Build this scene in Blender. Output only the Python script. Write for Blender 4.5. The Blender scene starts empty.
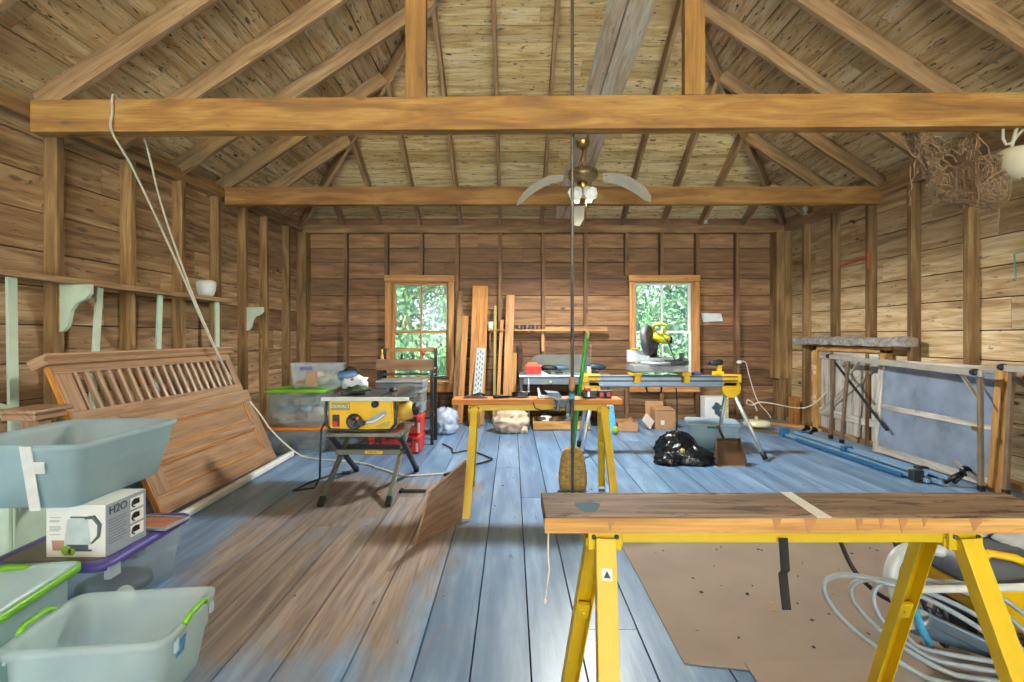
import bpy, bmesh, math, random
from mathutils import Vector, Matrix, noise
random.seed(11)
S = bpy.context.scene
COL = S.collection

# ---------------------------------------------------------------- camera, sky, sun, exposure
FPX, HZ, EYE = 500.0, 336.0, 1.25            # focal length in pixels, horizon row, eye height (m)
cam = bpy.data.objects.new('camera', bpy.data.cameras.new('camera')); COL.objects.link(cam)
cam.data.sensor_width = 36.0; cam.data.lens = 36.0*FPX/1024.0
cam.data.shift_y = (HZ-341.0)/1024.0
cam.data.clip_start = 0.05; cam.data.clip_end = 300
cam.location = (0, 0, EYE); cam.rotation_euler = (math.pi/2, 0, 0)
S.camera = cam

world = bpy.data.worlds.new('sky'); S.world = world; world.use_nodes = True
wn = world.node_tree.nodes; wl = world.node_tree.links; wn.clear()
w_out = wn.new('ShaderNodeOutputWorld'); w_bg = wn.new('ShaderNodeBackground')
w_geo = wn.new('ShaderNodeTexCoord'); w_sep = wn.new('ShaderNodeSeparateXYZ'); w_rmp = wn.new('ShaderNodeValToRGB')
w_rmp.color_ramp.elements[0].position = 0.0; w_rmp.color_ramp.elements[0].color = (0.90, 0.96, 1.0, 1)
w_rmp.color_ramp.elements[1].position = 0.7; w_rmp.color_ramp.elements[1].color = (0.60, 0.79, 1.0, 1)
wl.new(w_geo.outputs['Generated'], w_sep.inputs[0]); wl.new(w_sep.outputs['Z'], w_rmp.inputs[0])
wl.new(w_rmp.outputs[0], w_bg.inputs[0]); wl.new(w_bg.outputs[0], w_out.inputs[0])
w_bg.inputs[1].default_value = 6.0
sun = bpy.data.objects.new('sun', bpy.data.lights.new('sun', 'SUN')); COL.objects.link(sun)
sun.data.energy = 190.0; sun.data.angle = math.radians(2.0); sun.data.color = (1.0, 0.94, 0.84)
sun.rotation_euler = (math.radians(34), 0, math.radians(-20))
S.view_settings.view_transform = 'Standard'; S.view_settings.look = 'None'
S.view_settings.gamma = 1.0; S.view_settings.use_curve_mapping = False
S.view_settings.exposure = 0.36
S.cycles.use_denoising = True
S.cycles.max_bounces = 10; S.cycles.diffuse_bounces = 6; S.cycles.transparent_max_bounces = 24
S.cycles.sample_clamp_indirect = 6.0
S.cycles.caustics_reflective = False; S.cycles.caustics_refractive = False

# ---------------------------------------------------------------- helpers
def P(px, py, Y):                              # a pixel of the photograph at depth Y
    return Vector(((px-512)*Y/FPX, Y, EYE-(py-HZ)*Y/FPX))
def X(px, Y): return (px-512)*Y/FPX
def Z(py, Y): return EYE-(py-HZ)*Y/FPX
def lin(h):
    h = h.lstrip('#'); o = []
    for i in (0, 2, 4):
        c = int(h[i:i+2], 16)/255.0
        o.append(c/12.92 if c <= 0.04045 else ((c+0.055)/1.055)**2.4)
    return (o[0], o[1], o[2], 1.0)
R = random.uniform

def tag(o, label=None, cat=None, group=None, kind=None):
    if label: o['label'] = label
    if cat: o['category'] = cat
    if group: o['group'] = group
    if kind: o['kind'] = kind
    return o
def thing(name, label, cat, loc=(0, 0, 0), rotz=0.0, group=None, kind=None):
    o = bpy.data.objects.new(name, None); COL.objects.link(o); o.empty_display_size = 0.1
    o.location = loc; o.rotation_euler = (0, 0, rotz)
    return tag(o, label, cat, group, kind)
def wmat(o):
    m = Matrix.LocRotScale(o.location, o.rotation_euler, o.scale)
    return wmat(o.parent) @ m if o.parent else m
def dup(o, parent=None):
    c = o.copy(); COL.objects.link(c); c.parent = parent
    for ch in list(o.children): dup(ch, c)
    return c

class MB:
    def __init__(s): s.v=[]; s.f=[]; s.uv=[]; s.t=[]; s.mi=[]; s.sm=[]
    def add(s, verts, faces, uvs=None, tone=None, mat=0, smooth=False):
        b = len(s.v); tone = R(0, 1) if tone is None else tone
        s.v += [Vector(p) for p in verts]; s.t += [tone]*len(verts)
        for k, f in enumerate(faces):
            s.f.append([b+i for i in f]); s.mi.append(mat); s.sm.append(smooth)
            if uvs is None: s.uv.append([(verts[i][0]+verts[i][2]*0.37, verts[i][1]+verts[i][2]*0.93) for i in f])
            elif isinstance(uvs[0], list): s.uv.append(uvs[k])
            else: s.uv.append([uvs[i] for i in f])
        return s
    def hexa(s, p, grain=0, tone=None, mat=0):
        p = [Vector(q) for q in p]
        L = [(p[1]-p[0]).length, (p[3]-p[0]).length, (p[4]-p[0]).length]
        ijk = [(0,0,0),(1,0,0),(1,1,0),(0,1,0),(0,0,1),(1,0,1),(1,1,1),(0,1,1)]
        a, b = [q for q in range(3) if q != grain]
        ou, ov = R(0, 50), R(0, 50)
        uv = [(ou+c[grain]*L[grain], ov+c[a]*L[a]+c[b]*L[b]*1.0) for c in ijk]
        s.add(p, [(0,3,2,1),(4,5,6,7),(0,1,5,4),(1,2,6,5),(2,3,7,6),(3,0,4,7)], uv, tone, mat)
        return s
    def box(s, x0, x1, y0, y1, z0, z1, grain=0, tone=None, mat=0):
        return s.hexa([(x0,y0,z0),(x1,y0,z0),(x1,y1,z0),(x0,y1,z0),(x0,y0,z1),(x1,y0,z1),(x1,y1,z1),(x0,y1,z1)], grain, tone, mat)
    def beam(s, p0, p1, w, h, up=(0,0,1), tone=None, mat=0, taper=1.0):
        p0, p1 = Vector(p0), Vector(p1); d = (p1-p0).normalized()
        side = d.cross(Vector(up)).normalized(); u = side.cross(d).normalized()
        a, b = side*(w/2), u*(h/2); q = []
        for zz in (-1, 1):
            q += [p0-a+b*zz, p1-a*taper+b*zz*taper, p1+a*taper+b*zz*taper, p0+a+b*zz]
        return s.hexa(q, 0, tone, mat)
    def loft(s, rings, cap0=True, cap1=True, smooth=True, mat=0, tone=None, closed=True):
        n = len(rings[0]); vs = [Vector(p) for r in rings for p in r]; fs = []
        for i in range(len(rings)-1):
            for j in range(n if closed else n-1):
                k = (j+1) % n
                fs.append((i*n+j, i*n+k, (i+1)*n+k, (i+1)*n+j))
        uv = [(j/n*1.0, i*0.2) for i in range(len(rings)) for j in range(n)]
        s.add(vs, fs, uv, tone, mat, smooth)
        b = len(s.v)-len(vs)
        for on, i in ((cap0, 0), (cap1, len(rings)-1)):
            if on:
                s.f.append([b+i*n+j for j in range(n)]); s.mi.append(mat); s.sm.append(False)
                s.uv.append([(vs[i*n+j].x, vs[i*n+j].y) for j in range(n)])
        return s
    def tube(s, pts, r, seg=8, mat=0, cyc=False, tone=None):
        pts = [Vector(p) for p in pts]; n = len(pts); rings = []; last = None
        for i, p in enumerate(pts):
            if cyc: d = pts[(i+1) % n]-pts[i-1]
            else: d = pts[min(i+1, n-1)]-pts[max(i-1, 0)]
            d = d.normalized() if d.length > 1e-9 else Vector((0, 0, 1))
            if last is None:
                a = d.orthogonal().normalized()
            else:
                a = (last-d*last.dot(d)); a = a.normalized() if a.length > 1e-6 else d.orthogonal().normalized()
            last = a; b = d.cross(a); rr = r[i] if isinstance(r, (list, tuple)) else r
            rings.append([p+a*rr*math.cos(t)+b*rr*math.sin(t) for t in [2*math.pi*k/seg for k in range(seg)]])
        if cyc: rings.append(rings[0])
        return s.loft(rings, not cyc, not cyc, True, mat, tone)
    def lathe(s, prof, c=(0,0,0), axis=(0,0,1), seg=20, mat=0, tone=None, caps=(True, True), smooth=True):
        ax = Vector(axis).normalized(); a = ax.orthogonal().normalized(); b = ax.cross(a); c = Vector(c)
        rings = [[c+ax*h+(a*math.cos(t)+b*math.sin(t))*r for t in [2*math.pi*k/seg for k in range(seg)]] for r, h in prof]
        return s.loft(rings, caps[0], caps[1], smooth, mat, tone)
    def blob(s, c, rad, seed=0, amp=0.25, freq=2.0, nu=18, nv=12, mat=0, flat=None, ridged=False, tone=None):
        c = Vector(c); vs = []; fs = []
        for i in range(nv+1):
            th = math.pi*i/nv
            for j in range(nu):
                ph = 2*math.pi*j/nu
                d = Vector((math.sin(th)*math.cos(ph), math.sin(th)*math.sin(ph), -math.cos(th)))
                q = d*freq+Vector((seed*7.3, seed*3.1, seed*1.7))
                k = noise.fractal(q, 0.8, 2.1, 4)
                if ridged: k = 0.6-abs(noise.noise(q))*2.0+0.35*(0.4-abs(noise.noise(q*2.3)))
                k = 1+amp*k
                p = c+Vector((d.x*rad[0]*k, d.y*rad[1]*k, d.z*rad[2]*k))
                if flat is not None and p.z < flat: p.z = flat+0.002*(i == 0)
                vs.append(p)
        for i in range(nv):
            for j in range(nu):
                k = (j+1) % nu
                fs.append((i*nu+j, i*nu+k, (i+1)*nu+k, (i+1)*nu+j))
        return s.add(vs, fs, None, tone, mat, True)
    def prism(s, poly, o, ux, uy, depth, mat=0, tone=None):      # 2-D outline in the frame o, ux, uy, extruded along ux x uy
        o, ux, uy = Vector(o), Vector(ux), Vector(uy); nn = ux.cross(uy).normalized()*depth
        a = [o+ux*x+uy*y for x, y in poly]; b = [p+nn for p in a]; n = len(a)
        fs = [tuple(range(n))[::-1], tuple(range(n, 2*n))]+[(i, (i+1) % n, n+(i+1) % n, n+i) for i in range(n)]
        uv = [(x, y) for x, y in poly]*2
        return s.add(a+b, fs, uv, tone, mat)
    def shift(s, dx=0, dy=0, dz=0):
        o = Vector((dx, dy, dz)); s.v = [p+o for p in s.v]; return s
    def build(s, name, mats, parent=None, world=False, bevel=0, recalc=True, subd=0, origin=None):
        if not isinstance(mats, (list, tuple)): mats = [mats]
        vs = s.v; loc = None
        if parent is None:
            if origin is None:
                n = len(vs); origin = Vector((sum(p.x for p in vs)/n, sum(p.y for p in vs)/n, min(p.z for p in vs)))
            loc = Vector(origin); vs = [p-loc for p in vs]
        elif world:
            inv = wmat(parent).inverted(); vs = [inv @ p for p in vs]
        me = bpy.data.meshes.new(name); me.from_pydata([tuple(p) for p in vs], [], s.f)
        for m in mats: me.materials.append(m)
        me.polygons.foreach_set('material_index', s.mi); me.polygons.foreach_set('use_smooth', s.sm)
        ul = me.uv_layers.new(name='UVMap'); flat = [c for f in s.uv for q in f for c in q]
        ul.data.foreach_set('uv', flat)
        at = me.attributes.new('tone', 'FLOAT', 'POINT'); at.data.foreach_set('value', s.t)
        if recalc:
            bm = bmesh.new(); bm.from_mesh(me); bmesh.ops.recalc_face_normals(bm, faces=bm.faces); bm.to_mesh(me); bm.free()
        me.update()
        o = bpy.data.objects.new(name, me); COL.objects.link(o)
        if loc is not None: o.location = loc
        if parent is not None: o.parent = parent
        if bevel:
            b = o.modifiers.new('bevel', 'BEVEL'); b.width = bevel; b.segments = 2; b.limit_method = 'ANGLE'; b.angle_limit = math.radians(40)
        if subd:
            b = o.modifiers.new('sub', 'SUBSURF'); b.levels = subd; b.render_levels = subd
        return o

def lettering(text, size, parent, mtx, mat, extrude=0.0008, name='lettering', spacing=1.0):
    c = bpy.data.curves.new(name, 'FONT'); c.body = text; c.size = size; c.extrude = extrude
    c.align_x = 'CENTER'; c.align_y = 'CENTER'; c.space_character = spacing
    o = bpy.data.objects.new(name, c); COL.objects.link(o); bpy.context.view_layer.update()
    me = bpy.data.meshes.new_from_object(o.evaluated_get(bpy.context.evaluated_depsgraph_get())); me.materials.clear(); me.materials.append(mat)
    bpy.data.objects.remove(o); bpy.data.curves.remove(c)
    o = bpy.data.objects.new(name, me); COL.objects.link(o)
    o.parent = parent; o.matrix_local = mtx
    return o

# ---------------------------------------------------------------- materials
def newmat(name):
    m = bpy.data.materials.new(name); m.use_nodes = True
    n = m.node_tree.nodes; b = n.get('Principled BSDF')
    return m, n, m.node_tree.links, b
def node(n, t, **kw):
    x = n.new(t)
    for k, v in kw.items(): setattr(x, k, v)
    return x
def simple(name, col, rough=0.5, metal=0.0, var=0.15, scale=6.0, bump=0.0, trans=0.0, coat=0.0):
    m, n, l, b = newmat(name); c = lin(col) if isinstance(col, str) else col
    tc = n.new('ShaderNodeTexCoord'); nz = n.new('ShaderNodeTexNoise'); nz.inputs['Scale'].default_value = scale; nz.inputs['Detail'].default_value = 5
    l.new(tc.outputs['Object'], nz.inputs['Vector'])
    r = n.new('ShaderNodeValToRGB'); e = r.color_ramp.elements
    e[0].position = 0.3; e[0].color = tuple(x*(1-var) for x in c[:3])+(1,); e[1].position = 0.7; e[1].color = tuple(min(1, x*(1+var)) for x in c[:3])+(1,)
    l.new(nz.outputs[0], r.inputs[0]); l.new(r.outputs[0], b.inputs['Base Color'])
    b.inputs['Roughness'].default_value = rough; b.inputs['Metallic'].default_value = metal
    if trans: b.inputs['Transmission Weight'].default_value = trans
    if coat: b.inputs['Coat Weight'].default_value = coat
    if bump:
        bp = n.new('ShaderNodeBump'); bp.inputs['Strength'].default_value = bump; bp.inputs['Distance'].default_value = 0.01
        l.new(nz.outputs[0], bp.inputs['Height']); l.new(bp.outputs[0], b.inputs['Normal'])
    return m
def wood(name, dark, mid, light, tone_lo=0.72, tone_hi=1.2, marks=0.0, knots=0.5, rough=0.75, grain=9.0, markcol='#2a1a10', hue=None, markscale=1.0, markthr=0.59):
    m, n, l, b = newmat(name)
    uv = n.new('ShaderNodeUVMap'); uv.uv_map = 'UVMap'
    def mapn(sx, sy):
        q = n.new('ShaderNodeMapping'); q.inputs['Scale'].default_value = (sx, sy, 1); l.new(uv.outputs[0], q.inputs[0]); return q
    def mix(t, fac, a, bb, clamp=False):
        q = n.new('ShaderNodeMix'); q.data_type = 'RGBA'; q.blend_type = t
        for k, v in ((0, fac), (6, a), (7, bb)):
            if hasattr(v, 'links'): l.new(v, q.inputs[k])
            else: q.inputs[k].default_value = v
        return q.outputs[2]
    n1 = n.new('ShaderNodeTexNoise'); n1.inputs['Scale'].default_value = 1.6; n1.inputs['Detail'].default_value = 6; n1.inputs['Distortion'].default_value = 0.9
    l.new(mapn(0.9, grain).outputs[0], n1.inputs['Vector'])
    r = n.new('ShaderNodeValToRGB'); e = r.color_ramp.elements
    e[0].position = 0.33; e[0].color = lin(dark); e[1].position = 0.67; e[1].color = lin(light); em = e.new(0.5); em.color = lin(mid)
    l.new(n1.outputs[0], r.inputs[0])
    n2 = n.new('ShaderNodeTexNoise'); n2.inputs['Scale'].default_value = 3.0; n2.inputs['Detail'].default_value = 3
    l.new(mapn(1.5, 45).outputs[0], n2.inputs['Vector'])
    r2 = n.new('ShaderNodeValToRGB'); r2.color_ramp.elements[0].position = 0.3; r2.color_ramp.elements[0].color = (0.70, 0.67, 0.64, 1); r2.color_ramp.elements[1].position = 0.65; r2.color_ramp.elements[1].color = (1.05, 1.05, 1.05, 1)
    l.new(n2.outputs[0], r2.inputs[0])
    c = mix('MULTIPLY', 1.0, r.outputs[0], r2.outputs[0])
    at = n.new('ShaderNodeAttribute'); at.attribute_name = 'tone'
    r3 = n.new('ShaderNodeValToRGB'); lo, hi = tone_lo, tone_hi
    h = hue or (1.0, 0.97, 0.92)
    r3.color_ramp.elements[0].color = (lo*h[0], lo*h[1], lo*h[2], 1); r3.color_ramp.elements[1].color = (hi, hi, hi, 1)
    l.new(at.outputs['Fac'], r3.inputs[0]); c = mix('MULTIPLY', 1.0, c, r3.outputs[0])
    if knots:
        vo = n.new('ShaderNodeTexVoronoi'); vo.inputs['Scale'].default_value = 1.0; vo.inputs['Randomness'].default_value = 1.0
        l.new(mapn(1.7, 4.2).outputs[0], vo.inputs['Vector'])
        rk = n.new('ShaderNodeValToRGB'); rk.color_ramp.elements[0].position = 0.055; rk.color_ramp.elements[0].color = (1, 1, 1, 1); rk.color_ramp.elements[1].position = 0.095; rk.color_ramp.elements[1].color = (0, 0, 0, 1)
        l.new(vo.outputs['Distance'], rk.inputs[0])
        kk = n.new('ShaderNodeMath'); kk.operation = 'MULTIPLY'; kk.inputs[1].default_value = knots; l.new(rk.outputs[0], kk.inputs[0])
        c = mix('MIX', kk.outputs[0], c, lin(markcol))
    if marks:
        n4 = n.new('ShaderNodeTexNoise'); n4.inputs['Scale'].default_value = 2.2*markscale; n4.inputs['Detail'].default_value = 8; n4.inputs['Roughness'].default_value = 0.72; n4.inputs['Distortion'].default_value = 0.4
        l.new(mapn(2.6, 11).outputs[0], n4.inputs['Vector'])
        rm = n.new('ShaderNodeValToRGB'); rm.color_ramp.elements[0].position = markthr; rm.color_ramp.elements[0].color = (0, 0, 0, 1); rm.color_ramp.elements[1].position = markthr+0.05; rm.color_ramp.elements[1].color = (1, 1, 1, 1)
        l.new(n4.outputs[0], rm.inputs[0])
        km = n.new('ShaderNodeMath'); km.operation = 'MULTIPLY'; km.inputs[1].default_value = marks; l.new(rm.outputs[0], km.inputs[0])
        c = mix('MIX', km.outputs[0], c, lin(markcol))
    l.new(c, b.inputs['Base Color']); b.inputs['Roughness'].default_value = rough
    bp = n.new('ShaderNodeBump'); bp.inputs['Strength'].default_value = 0.25; bp.inputs['Distance'].default_value = 0.004
    l.new(n2.outputs[0], bp.inputs['Height']); l.new(bp.outputs[0], b.inputs['Normal'])
    m['out'] = 1
    return m
def plastic(name, col, alpha=0.5, rough=0.35, transl=0.35):            # milky translucent storage-bin plastic
    m, n, l, b = newmat(name); out = n.get('Material Output'); c = lin(col)
    tc = n.new('ShaderNodeTexCoord'); nz = n.new('ShaderNodeTexNoise'); nz.inputs['Scale'].default_value = 5; nz.inputs['Detail'].default_value = 6
    l.new(tc.outputs['Object'], nz.inputs['Vector'])
    r = n.new('ShaderNodeValToRGB'); r.color_ramp.elements[0].position = 0.3; r.color_ramp.elements[0].color = tuple(x*0.9 for x in c[:3])+(1,); r.color_ramp.elements[1].position = 0.7; r.color_ramp.elements[1].color = tuple(min(1, x*1.08) for x in c[:3])+(1,)
    l.new(nz.outputs[0], r.inputs[0]); l.new(r.outputs[0], b.inputs['Base Color']); b.inputs['Roughness'].default_value = rough
    tl = n.new('ShaderNodeBsdfTranslucent'); l.new(r.outputs[0], tl.inputs[0])
    tp = n.new('ShaderNodeBsdfTransparent'); tp.inputs[0].default_value = (min(1, c[0]*1.1+.1), min(1, c[1]*1.1+.1), min(1, c[2]*1.1+.1), 1)
    a = n.new('ShaderNodeMixShader'); a.inputs[0].default_value = transl; l.new(b.outputs[0], a.inputs[1]); l.new(tl.outputs[0], a.inputs[2])
    z = n.new('ShaderNodeMixShader'); z.inputs[0].default_value = 1-alpha; l.new(a.outputs[0], z.inputs[1]); l.new(tp.outputs[0], z.inputs[2])
    l.new(z.outputs[0], out.inputs[0])
    return m
def pane(name, col, haze=0.15, rough=0.05, tint=0.96):                              # dusty glass: see-through, a little milky, glossy
    m, n, l, b = newmat(name); out = n.get('Material Output'); c = lin(col)
    tc = n.new('ShaderNodeTexCoord'); nz = n.new('ShaderNodeTexNoise'); nz.inputs['Scale'].default_value = 3; nz.inputs['Detail'].default_value = 7
    l.new(tc.outputs['Object'], nz.inputs['Vector'])
    r = n.new('ShaderNodeMapRange'); r.inputs[1].default_value = 0.3; r.inputs[2].default_value = 0.75; r.inputs[3].default_value = haze*0.5; r.inputs[4].default_value = haze*1.5
    l.new(nz.outputs[0], r.inputs[0])
    b.inputs['Base Color'].default_value = c; b.inputs['Roughness'].default_value = 0.6
    tl = n.new('ShaderNodeBsdfTranslucent'); tl.inputs[0].default_value = c
    a = n.new('ShaderNodeMixShader'); a.inputs[0].default_value = 0.5; l.new(b.outputs[0], a.inputs[1]); l.new(tl.outputs[0], a.inputs[2])
    tp = n.new('ShaderNodeBsdfTransparent'); tp.inputs[0].default_value = (tint*.97, tint, tint, 1)
    gl = n.new('ShaderNodeBsdfGlossy'); gl.inputs['Roughness'].default_value = rough
    fr = n.new('ShaderNodeFresnel'); fr.inputs[0].default_value = 1.45
    g = n.new('ShaderNodeMixShader'); l.new(fr.outputs[0], g.inputs[0]); l.new(tp.outputs[0], g.inputs[1]); l.new(gl.outputs[0], g.inputs[2])
    z = n.new('ShaderNodeMixShader'); l.new(r.outputs[0], z.inputs[0]); l.new(g.outputs[0], z.inputs[1]); l.new(a.outputs[0], z.inputs[2])
    l.new(z.outputs[0], out.inputs[0])
    return m

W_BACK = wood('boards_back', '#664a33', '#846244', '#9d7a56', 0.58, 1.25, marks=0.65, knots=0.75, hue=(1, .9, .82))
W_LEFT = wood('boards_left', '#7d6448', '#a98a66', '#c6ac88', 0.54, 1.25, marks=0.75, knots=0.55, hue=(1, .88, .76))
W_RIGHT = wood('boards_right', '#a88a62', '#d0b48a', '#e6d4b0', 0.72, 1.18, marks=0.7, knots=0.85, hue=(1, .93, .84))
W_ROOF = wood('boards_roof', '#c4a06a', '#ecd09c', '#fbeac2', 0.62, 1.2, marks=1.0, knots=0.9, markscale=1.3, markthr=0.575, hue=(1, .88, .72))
W_RAFT = wood('rafter_wood', '#7d6044', '#a0805b', '#b89a74', 0.75, 1.15, marks=0.3, knots=0.4)
W_STUD = wood('stud_wood', '#624a2e', '#886a42', '#a5875c', 0.68, 1.22, marks=0.2, knots=0.5)
W_TIE = wood('tie_beam_wood', '#6b4a20', '#93692f', '#b38c4e', 0.85, 1.1, marks=0.35, knots=0.7, grain=6)
W_POST = wood('post_wood', '#634318', '#855e26', '#977238', 0.8, 1.1, marks=0.1, knots=0.5)
W_PINE = wood('pine', '#a5652a', '#c08444', '#d09c5c', 0.8, 1.15, marks=0.1, knots=0.9, markcol='#6a3512', rough=0.5)
W_PALE = wood('painted_plank', '#c2a585', '#e0cdb2', '#f2e8d6', 0.85, 1.1, marks=0.5, knots=0.5)
W_OAK = wood('varnished_oak', '#8f7058', '#a58568', '#b8987c', 0.94, 1.06, marks=0.0, knots=0.0, rough=0.3, grain=16)
W_OAKE = wood('varnished_edge', '#a5661f', '#c98733', '#d99a45', 0.92, 1.08, marks=0.0, knots=0.0, rough=0.35, grain=16)
W_PLY = wood('plywood', '#7b5b42', '#93735a', '#a88a70', 0.9, 1.1, marks=0.3, knots=0.3)
W_DARK = wood('dark_old_wood', '#2b1a10', '#44291a', '#5a3a26', 0.8, 1.2, knots=0.2)
W_GREY = wood('weathered_wood', '#6d6a66', '#9a9792', '#c4c1bb', 0.8, 1.1, marks=0.9, knots=0.3, grain=14, markcol='#3b3a38')
W_WHITE = wood('whitewashed_boards', '#97918a', '#c2bcb3', '#dcd8d2', 0.8, 1.1, marks=0.6, knots=0.3, markcol='#6a5a4a')
W_BENCH = wood('stained_plank_top', '#574636', '#79644f', '#9b8670', 0.9, 1.1, marks=0.9, markthr=0.54, knots=0.2, grain=14)
W_EDGE = wood('plank_edge', '#a87a40', '#c79654', '#d4aa6c', 0.9, 1.1, marks=0.35, knots=0.3, markcol='#6a3a1c')
W_ORNG = wood('fresh_plank', '#ad661e', '#c98034', '#d4954a', 0.9, 1.1, knots=0.2)

M_YEL = simple('yellow_paint', '#d2af0e', 0.42, 0, 0.08, 9)
M_YELD = simple('yellow_tool_plastic', '#f0bf10', 0.4, 0, 0.06, 9)
M_BLK = simple('black_plastic', '#101112', 0.5, 0, 0.25, 12)
M_DGREY = simple('dark_grey_metal', '#32373b', 0.45, 0.4, 0.2, 8)
M_GREY = simple('grey_metal', '#8d9499', 0.42, 0.5, 0.15, 8)
M_LGREY = simple('light_grey_metal', '#b9c0c4', 0.35, 0.6, 0.12, 8)
M_ALU = simple('aluminium', '#8fa0b0', 0.4, 0.6, 0.1, 7)
M_BLUEGREY = simple('blue_grey_steel', '#6f8699', 0.35, 0.5, 0.15, 8)
M_WHITE = simple('white_paint', '#e6e6e2', 0.5, 0, 0.06, 6)
M_MINT = simple('mint_paint', '#c3d4bd', 0.55, 0, 0.08, 10)
M_CARD = simple('cardboard', '#b58a62', 0.85, 0, 0.12, 7)
M_PAPER = simple('kraft_paper', '#8d8076', 0.85, 0, 0.1, 3, bump=0.2)
M_RED = simple('red_plastic', '#c8261a', 0.4, 0, 0.1, 8)
M_GREEN = simple('green_plastic', '#6fb31c', 0.4, 0, 0.08, 8)
M_PURP = simple('purple_plastic', '#4b4390', 0.4, 0, 0.1, 8)
M_ORNG = simple('orange_plastic', '#c9751e', 0.45, 0, 0.1, 8)
M_LIDBLUE = simple('pale_blue_lid_plastic', '#b5d3da', 0.3, 0, 0.1, 4)
M_TAPE = simple('masking_tape', '#dcdcd8', 0.6, 0, 0.08, 15)
M_CLOTH = simple('white_cloth', '#d9dcde', 0.9, 0, 0.12, 12)
M_ROPE = simple('rope', '#d6cfbe', 0.9, 0, 0.15, 30)
M_BRASS = simple('brass', '#b79b55', 0.28, 0.9, 0.1, 8)
M_BLADE = simple('fan_blade', '#e6dabf', 0.5, 0, 0.1, 8)
M_STRAW = simple('straw', '#a88748', 0.85, 0, 0.35, 40, bump=0.4)
M_GSTICK = simple('green_stick', '#2f9a44', 0.4, 0, 0.12, 8)
M_RUST = simple('brown_steel', '#5b4534', 0.5, 0.3, 0.25, 10)
M_PIPE = simple('old_pipe', '#6a625a', 0.5, 0.5, 0.25, 10)
M_BAG = simple('black_bag_plastic', '#14181d', 0.2, 0, 0.3, 16, bump=1.0)
M_TAN = simple('beige_bag', '#d9bfa3', 0.6, 0, 0.12, 12)
M_BLUE = simple('blue_plastic', '#3f9ac4', 0.5, 0, 0.2, 25)
M_POLE = simple('pale_blue_pole', '#8fb3cf', 0.3, 0.4, 0.1, 6)
M_POLED = simple('blue_pole', '#2f6d9c', 0.35, 0.3, 0.12, 6)
M_HOSE = simple('grey_hose', '#97a3ab', 0.35, 0, 0.1, 10)
M_NET = simple('net_twine', '#8a6d52', 0.9, 0, 0.2, 40)
M_FLOAT = simple('cream_ceramic', '#f0e4c8', 0.35, 0, 0.06, 6)
M_GLASSW = simple('frosted_glass', '#eef0ec', 0.25, 0, 0.03, 6)
M_BARK = simple('bark', '#5a4a3a', 0.9, 0, 0.3, 6)
M_LEAF = simple('leaf_green', '#254a2a', 0.6, 0, 0.35, 1.2)
M_LEAF2 = simple('leaf_light', '#3c6434', 0.6, 0, 0.35, 1.2)
M_GRASS = simple('grass_ground', '#5d7d3c', 0.9, 0, 0.25, 0.5)
P_BIN = plastic('milky_plastic', '#e2efef', 0.42, 0.35)
P_CLEAR = plastic('clear_plastic', '#e6f0f6', 0.22, 0.3)
P_BLUE = plastic('blue_tinted_plastic', '#cfe0e5', 0.46, 0.4)
G_WIN = pane('window_glass', '#c2dce4', 0.16, tint=0.5)
G_FILM = pane('hazy_glass', '#c4d4ee', 0.5)
# ---------------------------------------------------------------- the shell: floor, walls, roof, windows
YB = 7.50                                       # stud face of the back wall
XR = 4.05                                       # stud face of the right wall
def XL(y): return -3.10-(YB-y)*0.0525           # stud face of the left wall (slightly splayed)
YF = -7.5                                       # unseen front end, left open and set far back to even the light

M_SKIN = simple('outer_skin', '#2a1d14', .9, 0, .2, 4)
# painted floor boards
fm, n, l, b = newmat('painted_floor')
uvn = n.new('ShaderNodeUVMap'); geo = n.new('ShaderNodeNewGeometry')
def _n(scale, vec, detail=6, rough=0.6, dist=0.0):
    q = n.new('ShaderNodeTexNoise'); q.inputs['Scale'].default_value = scale; q.inputs['Detail'].default_value = detail; q.inputs['Roughness'].default_value = rough; q.inputs['Distortion'].default_value = dist
    l.new(vec, q.inputs['Vector']); return q.outputs[0]
def _map(src, sc):
    q = n.new('ShaderNodeMapping'); q.inputs['Scale'].default_value = sc; l.new(src, q.inputs[0]); return q.outputs[0]
def _ramp(src, stops):
    q = n.new('ShaderNodeValToRGB'); e = q.color_ramp.elements
    e[0].position, e[0].color = stops[0]; e[1].position, e[1].color = stops[-1]
    for p_, c_ in stops[1:-1]: k = e.new(p_); k.color = c_
    l.new(src, q.inputs[0]); return q.outputs[0]
def _mix(fac, a, bb, t='MIX'):
    q = n.new('ShaderNodeMix'); q.data_type = 'RGBA'; q.blend_type = t
    for k, v in ((0, fac), (6, a), (7, bb)):
        if hasattr(v, 'links'): l.new(v, q.inputs[k])
        else: q.inputs[k].default_value = v
    return q.outputs[2]
def _math(op, a, bb, clamp=False):
    q = n.new('ShaderNodeMath'); q.operation = op; q.use_clamp = clamp
    for k, v in ((0, a), (1, bb)):
        if hasattr(v, 'links'): l.new(v, q.inputs[k])
        else: q.inputs[k].default_value = v
    return q.outputs[0]
pos = geo.outputs['Position']
paint = _ramp(_n(2.0, _map(uvn.outputs[0], (0.6, 5, 1))), [(0.3, lin('#58789a')), (0.5, lin('#708fb2')), (0.72, lin('#94b1ce'))])
bare = _ramp(_n(2.0, _map(uvn.outputs[0], (0.8, 12, 1)), 6, 0.6, 0.8), [(0.3, lin('#665854')), (0.5, lin('#897a70')), (0.7, lin('#a4968a'))])
at = n.new('ShaderNodeAttribute'); at.attribute_name = 'tone'
tone = _ramp(at.outputs['Fac'], [(0.0, (0.74, 0.77, 0.8, 1)), (1.0, (1.1, 1.1, 1.1, 1))])
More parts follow.
